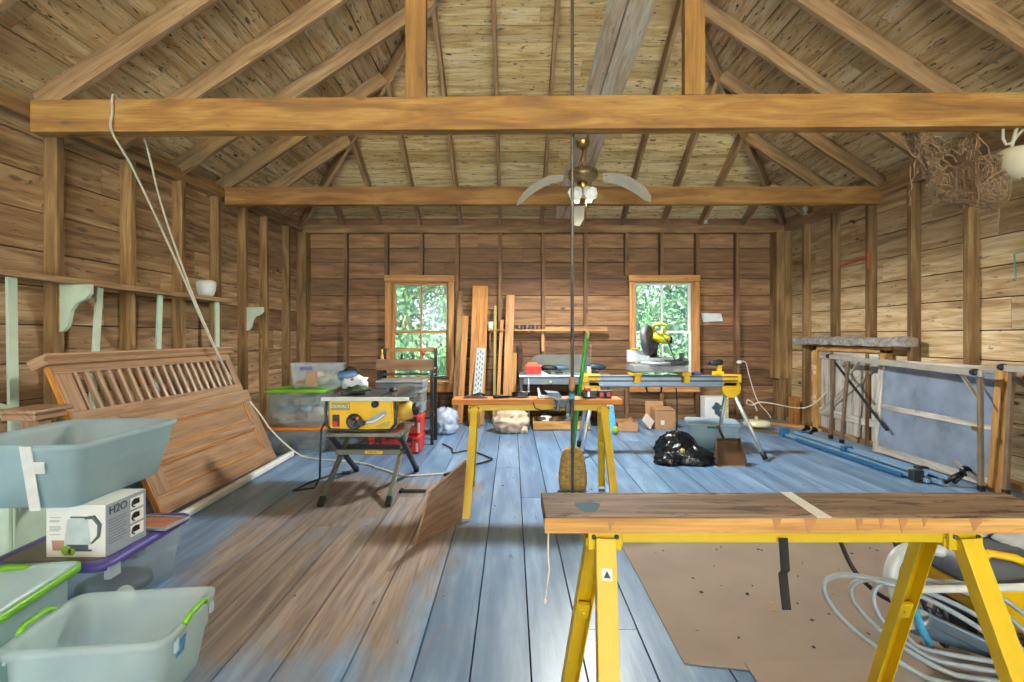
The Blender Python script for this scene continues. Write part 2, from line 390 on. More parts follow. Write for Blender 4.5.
# worn-through patch along the left of the room
sep = n.new('ShaderNodeSeparateXYZ'); l.new(pos, sep.inputs[0])
edge = _n(1.1, _map(pos, (1.3, 0.5, 1)), 6, 0.65)
ex = _math('ADD', sep.outputs['X'], _math('MULTIPLY', _math('SUBTRACT', edge, 0.5), 1.5))
xa = _math('MULTIPLY', _math('ADD', ex, 1.75), 4.0, True); xb = _math('MULTIPLY', _math('SUBTRACT', -0.28, ex), 4.0, True)
ey = _math('ADD', sep.outputs['Y'], _math('MULTIPLY', _math('SUBTRACT', edge, 0.5), 2.0))
ya = _math('MULTIPLY', _math('SUBTRACT', ey, 1.75), 4.0, True); yb = _math('MULTIPLY', _math('SUBTRACT', 4.75, ey), 2.0, True)
patch = _math('MULTIPLY', _math('MULTIPLY', xa, xb), _math('MULTIPLY', ya, yb))
patch2 = _math('MULTIPLY', patch, _ramp(_n(1.3, _map(uvn.outputs[0], (0.8, 3, 1)), 8, 0.7), [(0.30, (0.35, 0.35, 0.35, 1)), (0.5, (1, 1, 1, 1))]))
chips = _ramp(_n(5.0, _map(uvn.outputs[0], (1.4, 7, 1)), 9, 0.72), [(0.62, (0, 0, 0, 1)), (0.68, (1, 1, 1, 1))])
wear = _math('MAXIMUM', patch2, _math('MULTIPLY', chips, 0.55))
scuff = _math('MULTIPLY', _ramp(_n(3.0, _map(uvn.outputs[0], (1.1, 9, 1)), 10, 0.75, 0.5), [(0.635, (0, 0, 0, 1)), (0.66, (1, 1, 1, 1))]), 0.8)
colr = _mix(scuff, _mix(1.0, _mix(wear, paint, bare), tone, 'MULTIPLY'), lin('#33302e'))
l.new(colr, b.inputs['Base Color'])
rr = n.new('ShaderNodeMapRange'); rr.inputs[3].default_value = 0.36; rr.inputs[4].default_value = 0.65; l.new(wear, rr.inputs[0]); l.new(rr.outputs[0], b.inputs['Roughness'])
bp = n.new('ShaderNodeBump'); bp.inputs['Strength'].default_value = 0.2; bp.inputs['Distance'].default_value = 0.004
l.new(_n(4.0, _map(uvn.outputs[0], (0.8, 8, 1))), bp.inputs['Height']); l.new(bp.outputs[0], b.inputs['Normal'])
M_FLOOR = fm
g = MB(); x = -3.75
while x < 4.3:
    w = R(0.2, 0.28); y = YF; x1 = min(x+w, 4.35)
    while y < 7.7:
        y1 = min(y+R(2.6, 5.0), 7.7)
        if 7.7-y1 < 0.8: y1 = 7.7
        g.box(x+0.0035, x1-0.0035, y, y1-0.003, -0.03, R(-0.002, 0.0), grain=1); y = y1
    x = x1
g.box(-3.8, 4.4, YF, 7.7, -0.06, -0.032, 1, 0.0, 1)
tag(g.build('floor', [M_FLOOR, M_SKIN], recalc=False, origin=(0, 0, 0)), kind='structure')
tag(MB().box(-60, 60, -60, 60, -0.4, -0.3).build('ground', M_GRASS, origin=(0, 0, -0.3)), kind='structure')
tag(MB().box(-16, 16, -30, YF-.02, -0.32, -0.08).build('added_bounce_ground', simple('pale_bounce_surface', '#cfc8bb', .9, 0, .1, 3), origin=(0, -12, -0.08)), kind='structure')  # unseen pale ground added to bounce sunlight up to the roof

# side walls: horizontal boards outside the studs
def side_wall(name, xf, mat, rows, sgn):
    g = MB()
    zz = 0.0
    for hgt in rows:
        y = YF
        while y < 7.62:
            y1 = min(y+R(2.2, 4.2), 7.62)
            if 7.62-y1 < 0.7: y1 = 7.62
            a0, a1 = xf(y), xf(y1); t = 0.022*sgn
            j = R(-0.002, 0.002)
            z0, z1 = zz+0.005, zz+hgt-0.005
            q = [(a0+j, y, z0), (a1+j, y1-0.003, z0), (a1+j+t, y1-0.003, z0), (a0+j+t, y, z0)]
            g.hexa(q+[(p_[0], p_[1], z1) for p_ in q], 0)
            y = y1
        zz += hgt
    q = [(xf(YF)+0.026*sgn, YF, 0), (xf(7.7)+0.026*sgn, 7.7, 0), (xf(7.7)+0.06*sgn, 7.7, 0), (xf(YF)+0.06*sgn, YF, 0)]
    g.hexa(q+[(p_[0], p_[1], 3.12) for p_ in q], 0, 0.0, 1)
    return tag(g.build(name, [mat, M_SKIN], recalc=True, origin=(xf(3), 3, 0)), kind='structure')
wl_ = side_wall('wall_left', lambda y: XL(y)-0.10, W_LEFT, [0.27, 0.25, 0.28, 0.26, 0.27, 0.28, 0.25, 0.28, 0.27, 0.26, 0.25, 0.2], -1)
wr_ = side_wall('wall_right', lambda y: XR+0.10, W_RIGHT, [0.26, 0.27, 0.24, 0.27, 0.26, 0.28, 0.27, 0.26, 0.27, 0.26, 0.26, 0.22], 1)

MB().beam((XR+.0985, 6.30, 2.13), (XR+.0985, 5.78, 2.17), .02, .02, (1, 0, 0)).build('paint_mark', simple('red_spray_paint', '#d8583c', .7), wr_, True)
MB().beam((XR-.001, 5.69, 2.02), (XR-.001, 5.69, 2.2), .02, .004, (1, 0, 0)).build('paint_mark', simple('red_spray_paint', '#d8583c', .7), wr_, True)
g = MB().beam((XR+.0985, 4.12, 1.72), (XR+.0985, 4.13, 1.93), .012, .004, (1, 0, 0)).beam((XR+.0985, 4.12, 1.93), (XR+.0985, 4.0, 1.95), .012, .004, (1, 0, 0))
g.build('paint_mark', simple('blue_green_chalk', '#7fae9a', .8), wr_, True)

# back wall boards with two window openings
WIN = [(X(391, 7.55), X(450, 7.55)), (X(633, 7.55), X(693, 7.55))]
WZ0, WZ1 = 0.50, 2.12
g = MB(); zz = 0.0
rows = [0.2, 0.3]+[0.235, 0.2, 0.25, 0.22, 0.24, 0.22, 0.255]+[0.25, 0.21, 0.23, 0.25, 0.2]
for hgt in rows:
    z0, z1 = zz, zz+hgt; zz = z1
    spans = [(-3.3, 4.2)]
    if z1 > WZ0+0.02 and z0 < WZ1-0.02: spans = [(-3.3, WIN[0][0]), (WIN[0][1], WIN[1][0]), (WIN[1][1], 4.2)]
    for a, c in spans:
        x = a
        while x < c-0.01:
            x1 = min(x+R(2.0, 4.0), c)
            if c-x1 < 0.6: x1 = c
            g.box(x, x1-0.003, 7.60, 7.622, z0+0.006, z1-0.006, 0); x = x1
for a, c, z0, z1 in ((-3.4, WIN[0][0], 0, 3.1), (WIN[0][1], WIN[1][0], 0, 3.1), (WIN[1][1], 4.3, 0, 3.1), (WIN[0][0], WIN[0][1], 0, WZ0), (WIN[0][0], WIN[0][1], WZ1, 3.1), (WIN[1][0], WIN[1][1], 0, WZ0), (WIN[1][0], WIN[1][1], WZ1, 3.1)):
    g.box(a, c, 7.626, 7.66, z0, z1, 0, 0.0, 1)
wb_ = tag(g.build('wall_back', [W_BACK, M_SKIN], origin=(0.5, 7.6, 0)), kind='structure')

# studs and plates are parts of their walls
for y in (2.45, 3.04, 3.63, 4.29, 4.90, 5.46, 5.97, 6.43, 7.0):
    g = MB(); a0, a1 = XL(y), XL(y+0.055)
    q = [(a0, y, 0), (a1, y+0.055, 0), (a1-0.1, y+0.055, 0), (a0-0.1, y, 0)]
    g.hexa(q+[(p_[0], p_[1], 2.80) for p_ in q], 2); g.build('stud', W_STUD, wl_, True, bevel=0.002)
for y in (3.20, 3.82, 4.436, 5.07, 5.68, 6.31, 6.93):
    g = MB().box(XR, XR+0.1, y, y+0.055, 0, 2.80, 2); g.build('stud', W_STUD, wr_, True, bevel=0.002)
for px, z0, z1 in ((345, 0, 2.8), (386, 2.16, 2.8), (386, 0, .47), (421, 2.16, 2.8), (421, 0, 0.47), (457, 0, 2.8), (500, 0, 2.8), (543.5, 0, 2.8), (586, 0, 2.8), (627, 0, .45), (627, 2.16, 2.8), (662, 2.16, 2.8), (662, 0, 0.45), (698, 0, 2.8), (738, 0, 2.8)):
    c = X(px, YB)
    MB().box(c-0.026, c+0.026, YB, 7.6, z0, z1, 2).build('stud', W_BACK, wb_, True, bevel=0.002)
MB().box(-3.2, -3.06, 7.42, 7.6, 0, 2.8, 2).build('corner_post', W_STUD, wb_, True, bevel=0.003)
MB().box(X(776, 7.42), 4.15, 7.40, 7.6, 0.62, 2.8, 2).build('corner_post', W_STUD, wb_, True, bevel=0.003)
MB().box(X(776, 7.42)+.05, 4.15, 7.42, 7.6, 0, 0.62, 2).build('corner_post', W_STUD, wb_, True, bevel=0.003)
g = MB(); q = []
for z0, z1, zf0, zf1 in ((2.80, 2.92, 2.70, 2.82),):
    yn = 1.0
    v = [(XL(yn)-0.1, yn, 2.73), (XL(7.42)-0.1, 7.42, 2.80), (XL(7.42)+0.002, 7.42, 2.80), (XL(yn)+0.002, yn, 2.73)]
    g.hexa(v+[(p_[0], p_[1], p_[2]+0.118) for p_ in v], 0)
g.build('top_plate', W_STUD, wl_, True, bevel=0.003)
MB().hexa([(XR-0.002, 1.0, 2.80), (XR-0.002, 7.42, 2.80), (XR+0.1, 7.42, 2.80), (XR+0.1, 1.0, 2.80), (XR-0.002, 1.0, 2.918), (XR-0.002, 7.42, 2.918), (XR+0.1, 7.42, 2.918), (XR+0.1, 1.0, 2.918)], 0).build('top_plate', W_RAFT, wr_, True, bevel=0.003)
MB().box(-3.15, 4.12, YB-0.004, 7.6, 2.80, 2.915, 0).build('top_plate', W_STUD, wb_, True, bevel=0.003)
MB().box(-3.1, 4.05, YB+0.005, 7.6, 0.0, 0.07, 0).build('bottom_plate', W_STUD, wb_, True)
MB().box(XR+0.005, XR+0.1, 1.0, 7.4, 0.0, 0.06, 1).build('bottom_plate', W_STUD, wr_, True)

# roof: two side slopes meeting a hip at the far end
XE, ZE, TP = -3.13, 2.91, 0.665                 # underside of the left rafters: edge, height, pitch
XA, YA = 0.46, 3.54; ZA = ZE+TP*(XA-XE); TH = (ZA-ZE)/(YB-YA)
DZ = 0.185                                       # the boards lie this much above the rafters' underside
def zl(x): return ZE+TP*(x-XE)
def zr(x): return ZE+TP*(XR-x)
def ze(y): return ZE+TH*(YB-y)
g = MB(); th = 0.02; x = XE-0.28
def hipy_l(x): return YB-(YB-YA)*(x-XE)/(XA-XE)
def hipy_r(x): return YB-(YB-YA)*(XR-x)/(XR-XA)
while x < XA:
    x1 = min(x+R(0.15, 0.24)*0.83, XA+0.003); gp = 0.0055
    y = YF-0.6; a, c = x+gp, x1-gp; ea, ec = hipy_l(a), hipy_l(c)
    while True:
        y1 = y+R(2.4, 4.2); last = y1 > ec-0.8
        ya, yc = (ea, ec) if last else (y1, y1)
        g.hexa([(a, y+.003, zl(a)+DZ), (c, y+.003, zl(c)+DZ), (c, yc, zl(c)+DZ), (a, ya, zl(a)+DZ), (a, y+.003, zl(a)+DZ+th), (c, y+.003, zl(c)+DZ+th), (c, yc, zl(c)+DZ+th), (a, ya, zl(a)+DZ+th)], 1)
        if last: break
        y = y1
    x = x1
x = XR+0.28
while x > XA:
    x1 = max(x-R(0.15, 0.24)*0.83, XA-0.003); gp = 0.0055
    y = YF-0.6; a, c = x-gp, x1+gp; ea, ec = hipy_r(a), hipy_r(c)
    while True:
        y1 = y+R(2.4, 4.2); last = y1 > ec-0.8
        ya, yc = (ea, ec) if last else (y1, y1)
        g.hexa([(a, y+.003, zr(a)+DZ), (c, y+.003, zr(c)+DZ), (c, yc, zr(c)+DZ), (a, ya, zr(a)+DZ), (a, y+.003, zr(a)+DZ+th), (c, y+.003, zr(c)+DZ+th), (c, yc, zr(c)+DZ+th), (a, ya, zr(a)+DZ+th)], 1)
        if last: break
        y = y1
    x = x1
y = YB+0.28
def hx(y): t = (YB-y)/(YB-YA); return XE+(XA-XE)*t, XR-(XR-XA)*t
while y > YA:
    y1 = max(y-R(0.16, 0.25)*0.85, YA); a, c = y-0.0055, y1+0.0055
    (l0, r0), (l1, r1) = hx(a), hx(c)
    m0 = R(0.3, 0.7) if r0-l0 > 3 else 1.0
    for s0, s1 in (((0, m0), (m0, 1.0)) if m0 < 1 else ((0, 1),)):
        A0, A1 = l0+(r0-l0)*s0+.002*(s0 > 0), l0+(r0-l0)*s1; C0, C1 = max(l1, A0) if s0 > 0 else l1, min(r1, A1) if s1 < 1 else r1
        if C1 <= C0: C0 = C1 = (C0+C1)/2
        g.hexa([(A0, a, ze(a)+DZ), (A1, a, ze(a)+DZ), (C1, c, ze(c)+DZ), (C0, c, ze(c)+DZ), (A0, a, ze(a)+DZ+th), (A1, a, ze(a)+DZ+th), (C1, c, ze(c)+DZ+th), (C0, c, ze(c)+DZ+th)], 0)
    y = y1
# shingle layer above, so that no daylight leaks between the boards
U = 0.05+DZ
for q in ([(XE-.35, YF-.7, zl(XE-.35)+U), (XA, YF-.7, ZA+U), (XA, YA, ZA+U), (XE-.35, YB+.386, zl(XE-.35)+U)],
          [(XA, YF-.7, ZA+U), (XR+.35, YF-.7, zr(XR+.35)+U), (XR+.35, YB+.386, zr(XR+.35)+U), (XA, YA, ZA+U)],
          [(XE-.35, YB+.386, zl(XE-.35)+U), (XA-.001, YA, ZA+U), (XA+.001, YA, ZA+U), (XR+.35, YB+.386, zr(XR+.35)+U)]):
    g.hexa(q+[(p_[0], p_[1], p_[2]+0.03) for p_ in q], 0, 0.0, 1)
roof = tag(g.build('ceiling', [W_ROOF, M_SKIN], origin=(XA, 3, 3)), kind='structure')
# eave closing boards above the plates
MB().box(XL(3)-0.32, XL(3)-0.28, YF, YB+.1, 2.6, 3.06, 1).build('eave_board', W_STUD, roof, True)
RW = 0.05
def rafter(a, b, w, d, up, mat=W_RAFT): return MB().beam(a, b, w, d, up).build('rafter', mat, roof, True, bevel=0.003)
dv = 0.175                                       # vertical height of a rafter
def common_l(y):
    top = min(XA-0.02, XE+(YB-y)*(XA-XE)/(YB-YA)-0.03)
    a = Vector((XE-0.18, y, zl(XE-0.18)+dv/2)); b_ = Vector((top, y, zl(top)+dv/2)); rafter(a, b_, RW, dv/math.sqrt(1+TP*TP), (0, 0, 1))
def common_r(y):
    top = max(XA+0.02, XR-(YB-y)*(XR-XA)/(YB-YA)+0.03)
    a = Vector((XR+0.18, y, zr(XR+0.18)+dv/2)); b_ = Vector((top, y, zr(top)+dv/2)); rafter(a, b_, RW, dv/math.sqrt(1+TP*TP), (0, 0, 1))
for y in (1.4, 2.1, 2.80, 3.51, 4.20, 4.91, 5.59, 6.27, 6.95): common_l(y)
for y in (1.4, 2.1, 2.80, 3.49, 4.17, 4.88, 5.57, 6.23, 6.93): common_r(y)
for px in (342, 379, 419, 460, 500, 542, 583, 623, 664, 703, 746):
    xx = X(px, YB); lim = (xx-XE)/(XA-XE) if xx < XA else (XR-xx)/(XR-XA)
    yt = YB-(YB-YA)*min(lim, 1)+0.05
    rafter((xx, YB+0.1, ze(YB+0.1)+dv/2), (xx, yt, ze(yt)+dv/2), 0.045, dv/math.sqrt(1+TH*TH), (0, 0, 1))
for sx in (XE, XR):
    d = Vector((XA-sx, YA-YB, ZA-ZE)); o_ = Vector((0, 0, 0.075))
    MB().beam(Vector((sx, YB, ZE))-d*0.02+o_, Vector((XA, YA, ZA))+o_, 0.045, 0.15).build('hip_rafter', W_RAFT, roof, True, bevel=0.003)
MB().beam((XA, YA, ZA+.1), (XA, YF-.6, ZA+.1), 0.045, 0.2).build('ridge_board', W_RAFT, roof, True)

# tie beams, king posts, and the twin plank that carries the fan
def struct(o): return tag(o, kind='structure')
y0 = 3.38; yc = y0+0.05
struct(MB().hexa([(-3.26, y0, 2.63), (4.16, y0, 2.675), (4.16, y0+.1, 2.675), (-3.26, y0+.1, 2.63), (-3.26, y0, 2.848), (4.16, y0, 2.905), (4.16, y0+.1, 2.905), (-3.26, y0+.1, 2.848)], 0).build('tie_beam', W_TIE, bevel=0.004))
struct(MB().hexa([(-3.16, 5.5, 2.695), (4.06, 5.5, 2.71), (4.06, 5.6, 2.71), (-3.16, 5.6, 2.695), (-3.16, 5.5, 2.89), (4.16, 5.5, 2.90), (4.16, 5.6, 2.90), (-3.16, 5.6, 2.89)], 0).build('tie_beam', W_TIE, bevel=0.004))
for px in (415, 696):
    c = X(px, y0); base = 2.862 if c < 0 else 2.89
    struct(MB().box(c-0.07, c+0.07, y0+.015, y0+.085, base, (zl(c) if c < XA else zr(c))+0.1, 2).build('king_post', W_POST, bevel=0.003))
pl = thing('ceiling_plank', None, None, (0.78, 5, 3.2), kind='structure')
def bz(y): return 3.0+0.098*(7.4-y)
for a, c in ((0.63, 0.745), (0.757, 0.94)):
    MB().hexa([(a, 7.45, bz(7.45)), (c, 7.45, bz(7.45)), (c, -1.0, bz(-1)), (a, -1.0, bz(-1)), (a, 7.45, bz(7.45)+.05), (c, 7.45, bz(7.45)+.05), (c, -1.0, bz(-1)+.05), (a, -1.0, bz(-1)+.05)], 1, 0.8).build('plank', W_PALE, pl, True, bevel=0.003)
MB().tube([(0.625, y_, bz(y_)-0.004) for y_ in (7.0, 5.6, 5.0, 4.3, 3.6, 2.0)], 0.007, 6).build('cable', M_ROPE, pl, True)
for y_ in (-0.5, 2.6):
    MB().box(0.74, 0.82, y_, y_+.05, bz(y_)+.05, zr(0.78)+DZ-.02, 2).build('hanger', W_RAFT, pl, True)

# windows
def window(name, x0, x1, trim, sash, lo):
    w = thing(name, None, None, ((x0+x1)/2, YB, lo), kind='structure')
    c0, c1 = x0-0.07, x1+0.07; zt = 2.16
    g = MB()
    g.box(c0, x0+.01, YB-.035, YB-.005, lo, zt-.1, 2); g.box(x1-.01, c1, YB-.035, YB-.005, lo, zt-.1, 2)
    g.box(c0-.01, c1+.01, YB-.04, YB-.005, zt-.09, zt, 0)
    g.build('casing', trim, w, True, bevel=0.003)
    g = MB(); g.box(x0, x0+.015, YB-.005, 7.66, lo, zt-.08, 2); g.box(x1-.015, x1, YB-.005, 7.66, lo, zt-.08, 2); g.box(x0, x1, YB-.005, 7.66, zt-.1, zt-.08, 0)
    g.build('jamb', trim, w, True)
    g = MB(); g.box(c0-.03, c1+.03, YB-.07, YB+.1, lo-.0, lo+.035, 0); g.box(c0, c1, YB-.03, YB-.005, lo-.12, lo, 0)
    g.build('sill', trim, w, True, bevel=0.003)
    zm = 1.31; ax0, ax1 = x0+.018, x1-.018
    for nm, z0, z1, yy in (('upper_sash', zm-.018, zt-.1, 7.6), ('lower_sash', lo+.04, zm+.018, 7.565)):
        g = MB(); s = 0.042; xm = (ax0+ax1)/2
        g.box(ax0, ax0+s, yy, yy+.032, z0, z1, 2); g.box(ax1-s, ax1, yy, yy+.032, z0, z1, 2)
        g.box(ax0+s, ax1-s, yy, yy+.032, z0, z0+(0.036 if nm[0] == 'u' else .06), 0); g.box(ax0+s, ax1-s, yy, yy+.032, z1-.036, z1, 0)
        g.box(xm-.012, xm+.012, yy+.002, yy+.03, z0+.036, z1-.036, 2)
        sh = g.build(nm, sash, w, True, bevel=0.003)
        MB().box(ax0+s-.005, ax1-s+.005, yy+.013, yy+.017, z0+.03, z1-.03).build('pane', G_WIN, sh, True)
    return w
window('window_1', WIN[0][0], WIN[0][1], W_PINE, W_PINE, 0.53)
window('window_2', WIN[1][0], WIN[1][1], W_PINE, M_WHITE, 0.53)

# trees in the yard behind the back wall
def tree(x, y, h, r, seed, leaf, label):
    random.seed(seed)
    t = thing('leafy_tree', label, 'tree', (x, y, -0.3), group='trees outside the windows')
    g = MB(); g.tube([(x, y, -.3), (x+.1, y, h*.3), (x-.05, y+.1, h*.6), (x, y, h*.9)], [.16, .13, .09, .03], 8)
    for k in range(9):
        a = R(0, 6.28); z = R(.2, .75)*h; rr = R(.5, .9)*r
        g.tube([(x, y, z), (x+math.cos(a)*rr*.5, y+math.sin(a)*rr*.5, z+rr*.3), (x+math.cos(a)*rr, y+math.sin(a)*rr, z+rr*.45)], [.05, .03, .012], 6)
    g.build('trunk', M_BARK, t, True)
    g = MB(); vs = []; fs = []
    for c in range(90):
        a = R(0, 6.28); z = R(-0.05, 1.0)*h; rad = r*math.sqrt(R(0.05, 1))*(0.65+0.5*math.sin(min(1, z/h+.25)*3.1))
        cx, cy = x+math.cos(a)*rad, y+math.sin(a)*rad
        for k in range(90):
            p = Vector((cx+random.gauss(0, .28), cy+random.gauss(0, .28), z+random.gauss(0, .22)))
            if p.y < 8.3: continue
            u = Vector((R(-1, 1), R(-1, 1), R(-1, 1))).normalized(); v_ = u.orthogonal().normalized(); s = R(.05, .10)
            b0 = len(vs); vs += [p-u*s, p+v_*s*.5, p+u*s, p-v_*s*.5]; fs.append((b0, b0+1, b0+2, b0+3))
    g.add(vs, fs, [(0, 0)]*len(vs), 0.5); g.build('foliage', leaf, t, True, recalc=False)
for a in ((-2.6, 12.0, 4.6, 1.5, 1, M_LEAF2, 'pale green leafy tree seen through the left window'), (-0.6, 14.5, 5.6, 2.0, 2, M_LEAF, 'darker green leafy tree farther off behind the left window'),
          (2.2, 13.2, 5.0, 1.7, 3, M_LEAF2, 'light green tree filling the upper panes of the right window'), (4.6, 12.6, 4.0, 1.5, 4, M_LEAF, 'green tree at the right edge of the right window'),
          (-4.6, 19.0, 7.5, 2.8, 5, M_LEAF, 'tall dark tree far behind the left window'), (1.2, 20.0, 8.0, 3.0, 6, M_LEAF, 'tall tree far behind, between the two windows'), (6.2, 20.0, 8.0, 3.0, 7, M_LEAF, 'tall dark tree far behind the right window')):
    tree(*a)
random.seed(77)
# ---------------------------------------------------------------- sawhorse benches in front and in the middle
def sawhorse(cx, cy, label):
    """yellow folding steel sawhorse, 0.96 m between its leg pairs, crossbar along X"""
    t = thing('sawhorse', label, 'sawhorse', (cx, cy, 0), group='yellow sawhorses')
    g = MB().box(cx-.47, cx+.49, cy-.045, cy+.045, .715, .748).box(cx-.47, cx+.49, cy-.045, cy-.040, .700, .72).box(cx-.47, cx+.49, cy+.04, cy+.045, .700, .72)
    g.build('crossbar', M_YEL, t, True, bevel=0.003)
    for sx in (-1, 1):
        g = MB(); bx = cx+sx*.475
        g.box(bx-.045, bx+.045, cy-.060, cy-.05, .685, .735).box(bx-.045, bx+.045, cy+.05, cy+.060, .685, .735).box(bx-.05, bx+.05, cy-.05, cy+.05, .69, .714)
        br = g.build('hinge_bracket', M_YEL, t, True, bevel=0.003)
        g = MB()
        for ox, oz in ((-.03, .722), (.03, .722)):
            g.lathe([(.006, 0), (.006, .004), (.003, .006)], (bx+ox, cy-.060, oz), (0, -1, 0), 10)
        g.build('rivet', M_DGREY, br, True)
        for sy in (-1, 1):
            a = Vector((cx+sx*.475, cy+sy*.055, .715)); f = Vector((cx+sx*(.51 if sy < 0 else .53), cy+sy*.345, 0.012))
            d = (f-a).normalized(); sd = Vector((1, 0, 0)); sd = (sd-d*sd.dot(d)).normalized(); nn = d.cross(sd).normalized()
            if nn.y*sy < 0: nn = -nn
            g = MB()
            g.beam(a+nn*.018, f+nn*.018, .052, .004, nn)                 # web of the channel, facing outwards
            for q in (-1, 1): g.beam(a+sd*q*.024, f+sd*q*.024, .004, .036, nn)
            leg = g.build('leg', M_YEL, t, True, bevel=0.0015)
            m = a+(f-a)*.45
            g = MB().beam(m-d*.03-nn*.004, m+d*.03-nn*.004, .04, .012, nn); g.lathe([(.006, 0), (.006, .01)], m-nn*.01, -nn, 8)
            g.build('leg_latch', M_YEL, leg, True, bevel=.002)
    return t
SH1 = sawhorse(0.72, 1.375, 'yellow steel sawhorse nearest the camera, under the long stained plank')
sawhorse(0.20, 3.73, 'yellow steel sawhorse farther back in the middle of the floor, under the tool plank')

sl = [c for c in SH1.children if c.name.startswith('leg')][0]
a_ = Vector((.245, 1.32, .715)); f_ = Vector((.21, 1.03, .012)); d_ = (f_-a_).normalized(); s_ = Vector((1, 0, 0)); s_ = (s_-d_*s_.dot(d_)).normalized(); n_ = d_.cross(s_).normalized()
if n_.y > 0: n_ = -n_
c_ = a_+d_*.085+n_*.0203
MB().beam(c_-d_*.014, c_+d_*.014, .026, .0012, n_).build('warning_sticker', M_WHITE, sl, True)
MB().prism([(-.009, -.008), (.009, -.008), (0, .009)], c_+n_*.0006, -s_ if s_.cross(-d_).dot(n_) < 0 else s_, -d_, .0012).build('sticker_symbol', M_BLK, sl, True)
pk = thing('plank', 'thick stained plank on the nearest yellow sawhorse, with blue paint blot and tape', 'plank', (.75, 1.37, .75))
MB().box(.085, 1.45, 1.270, 1.474, .750, .789, 0, .5).build('board', [W_BENCH], pk, True, bevel=.003)
MB().box(.083, 1.452, 1.2685, 1.272, .7495, .7865, 0, .6).build('front_edge', W_EDGE, pk, True)
g = MB(); ring = [(.205+.03*math.cos(t)*(1+.35*math.sin(3*t)), 1.345+.05*math.sin(t)*(1+.3*math.cos(2*t)), .7896) for t in [k*.35 for k in range(18)]]
g.add(ring, [tuple(range(18))], None, .5); g.build('paint_blot', simple('blue_paint_blot', '#2b5f78', .8), pk, True)
MB().hexa([(.775, 1.268, .7892), (.812, 1.268, .7892), (.823, 1.475, .7892), (.79, 1.475, .7892), (.775, 1.268, .7900), (.812, 1.268, .7900), (.823, 1.475, .7900), (.79, 1.475, .7900)], 0).build('white_strip', M_TAPE, pk, True)
g = MB()
M_DRIP = simple('brown_stain', '#9a6a3c', .6)
for xx, w, dz in ((.66, .02, .03), (.74, .03, .036), (.87, .018, .03), (.93, .012, .025), (.98, .02, .034), (1.04, .012, .02), (1.16, .03, .03), (.24, .02, .03)):
    MB().prism([(0, 0), (w*.2, -dz*.5), (w*.35, -dz), (w*.5, -dz*1.02), (w*.7, -dz*.6), (w, -dz*.4), (w*1.1, 0)], (xx, 1.2684, .7868), (1, 0, 0), (0, 0, 1), .0012).build('drip_stain', M_DRIP, pk, True)
tp = MB()
q = [(.718, 1.323, .715), (.722, 1.320, .63), (.714, 1.317, .625), (.722, 1.314, .53)]
for (a, b_) in zip(q[:-1], q[1:]): tp.hexa([(a[0]-.012, a[1], a[2]), (a[0]+.012, a[1], a[2]), (a[0]+.012, a[1]+.002, a[2]), (a[0]-.012, a[1]+.002, a[2]), (b_[0]-.012, b_[1], b_[2]), (b_[0]+.012, b_[1], b_[2]), (b_[0]+.012, b_[1]+.002, b_[2]), (b_[0]-.012, b_[1]+.002, b_[2])], 2)
tag(tp.build('tape_strip', simple('black_tape', '#060606', .85)), 'black strip of tape hanging down from the front sawhorse crossbar', 'tape')
g = MB().tube([(.092, 1.266, .752), (.091, 1.262, .70), (.094, 1.262, .66), (.088, 1.262, .62), (.085, 1.262, .585)], .0022, 6)
g.blob((.085, 1.262, .58), (.005, .005, .008), 2)
tag(g.build('string', M_ROPE), 'frayed white string dangling from the left end of the nearest plank', 'string')

pk2 = MB().box(-.438, .803, 3.63, 3.83, .750, .789, 0, .6)
tag(pk2.build('plank', W_ORNG, bevel=.003), 'orange-edged plank across the middle yellow sawhorse, tools scattered on it', 'plank')
ZP = .7895
# tools on that plank
t = thing('wood_plane', 'purple-handled tool lying at the left end of the tool plank', 'tool', (-.28, 3.70, ZP))
MB().loft([[(X_, y_, z_) for X_, y_, z_ in ((-.36+a, 3.68, ZP), (-.36+a, 3.73, ZP), (-.36+a, 3.72, ZP+h), (-.36+a, 3.69, ZP+h))] for a, h in ((0, .008), (.03, .02), (.1, .024), (.15, .012), (.18, .006))], smooth=False).build('body', simple('dull_purple', '#5a4652', .5), t, True)
MB().tube([(-.30, 3.70, ZP+.015), (-.24, 3.715, ZP+.035), (-.2, 3.72, ZP+.02)], .01, 8).build('handle', M_BLK, t, True)
t = thing('screwdriver', 'long black screwdriver lying left of centre on the tool plank', 'screwdriver', (-.05, 3.7, ZP))
MB().tube([(-.14, 3.69, ZP+.012), (-.13, 3.69, ZP+.014), (-.02, 3.70, ZP+.012)], [.012, .014, .01], 10).build('handle', M_BLK, t, True)
MB().tube([(-.02, 3.70, ZP+.012), (.1, 3.712, ZP+.01)], .005, 8).build('shaft', M_DGREY, t, True)
t = thing('angle_tool', 'black cordless hand tool with a tip resting mid left on the tool plank', 'tool', (.08, 3.75, ZP))
MB().tube([(.0, 3.75, ZP+.022), (.07, 3.755, ZP+.026), (.13, 3.76, ZP+.022)], [.016, .022, .017], 10).build('body', M_BLK, t, True)
MB().box(.08, .12, 3.735, 3.775, ZP, ZP+.03).build('battery', M_DGREY, t, True, bevel=.004)
t = thing('scraper', 'short white-handled scraper beside the clamp on the tool plank', 'scraper', (.24, 3.7, ZP))
MB().tube([(.2, 3.69, ZP+.012), (.27, 3.7, ZP+.012)], [.012, .014], 10).build('handle', M_WHITE, t, True)
MB().hexa([(.27, 3.68, ZP+.008), (.31, 3.67, ZP), (.31, 3.73, ZP), (.27, 3.72, ZP+.008), (.27, 3.68, ZP+.012), (.31, 3.67, ZP+.003), (.31, 3.73, ZP+.003), (.27, 3.72, ZP+.012)]).build('blade', M_LGREY, t, True)
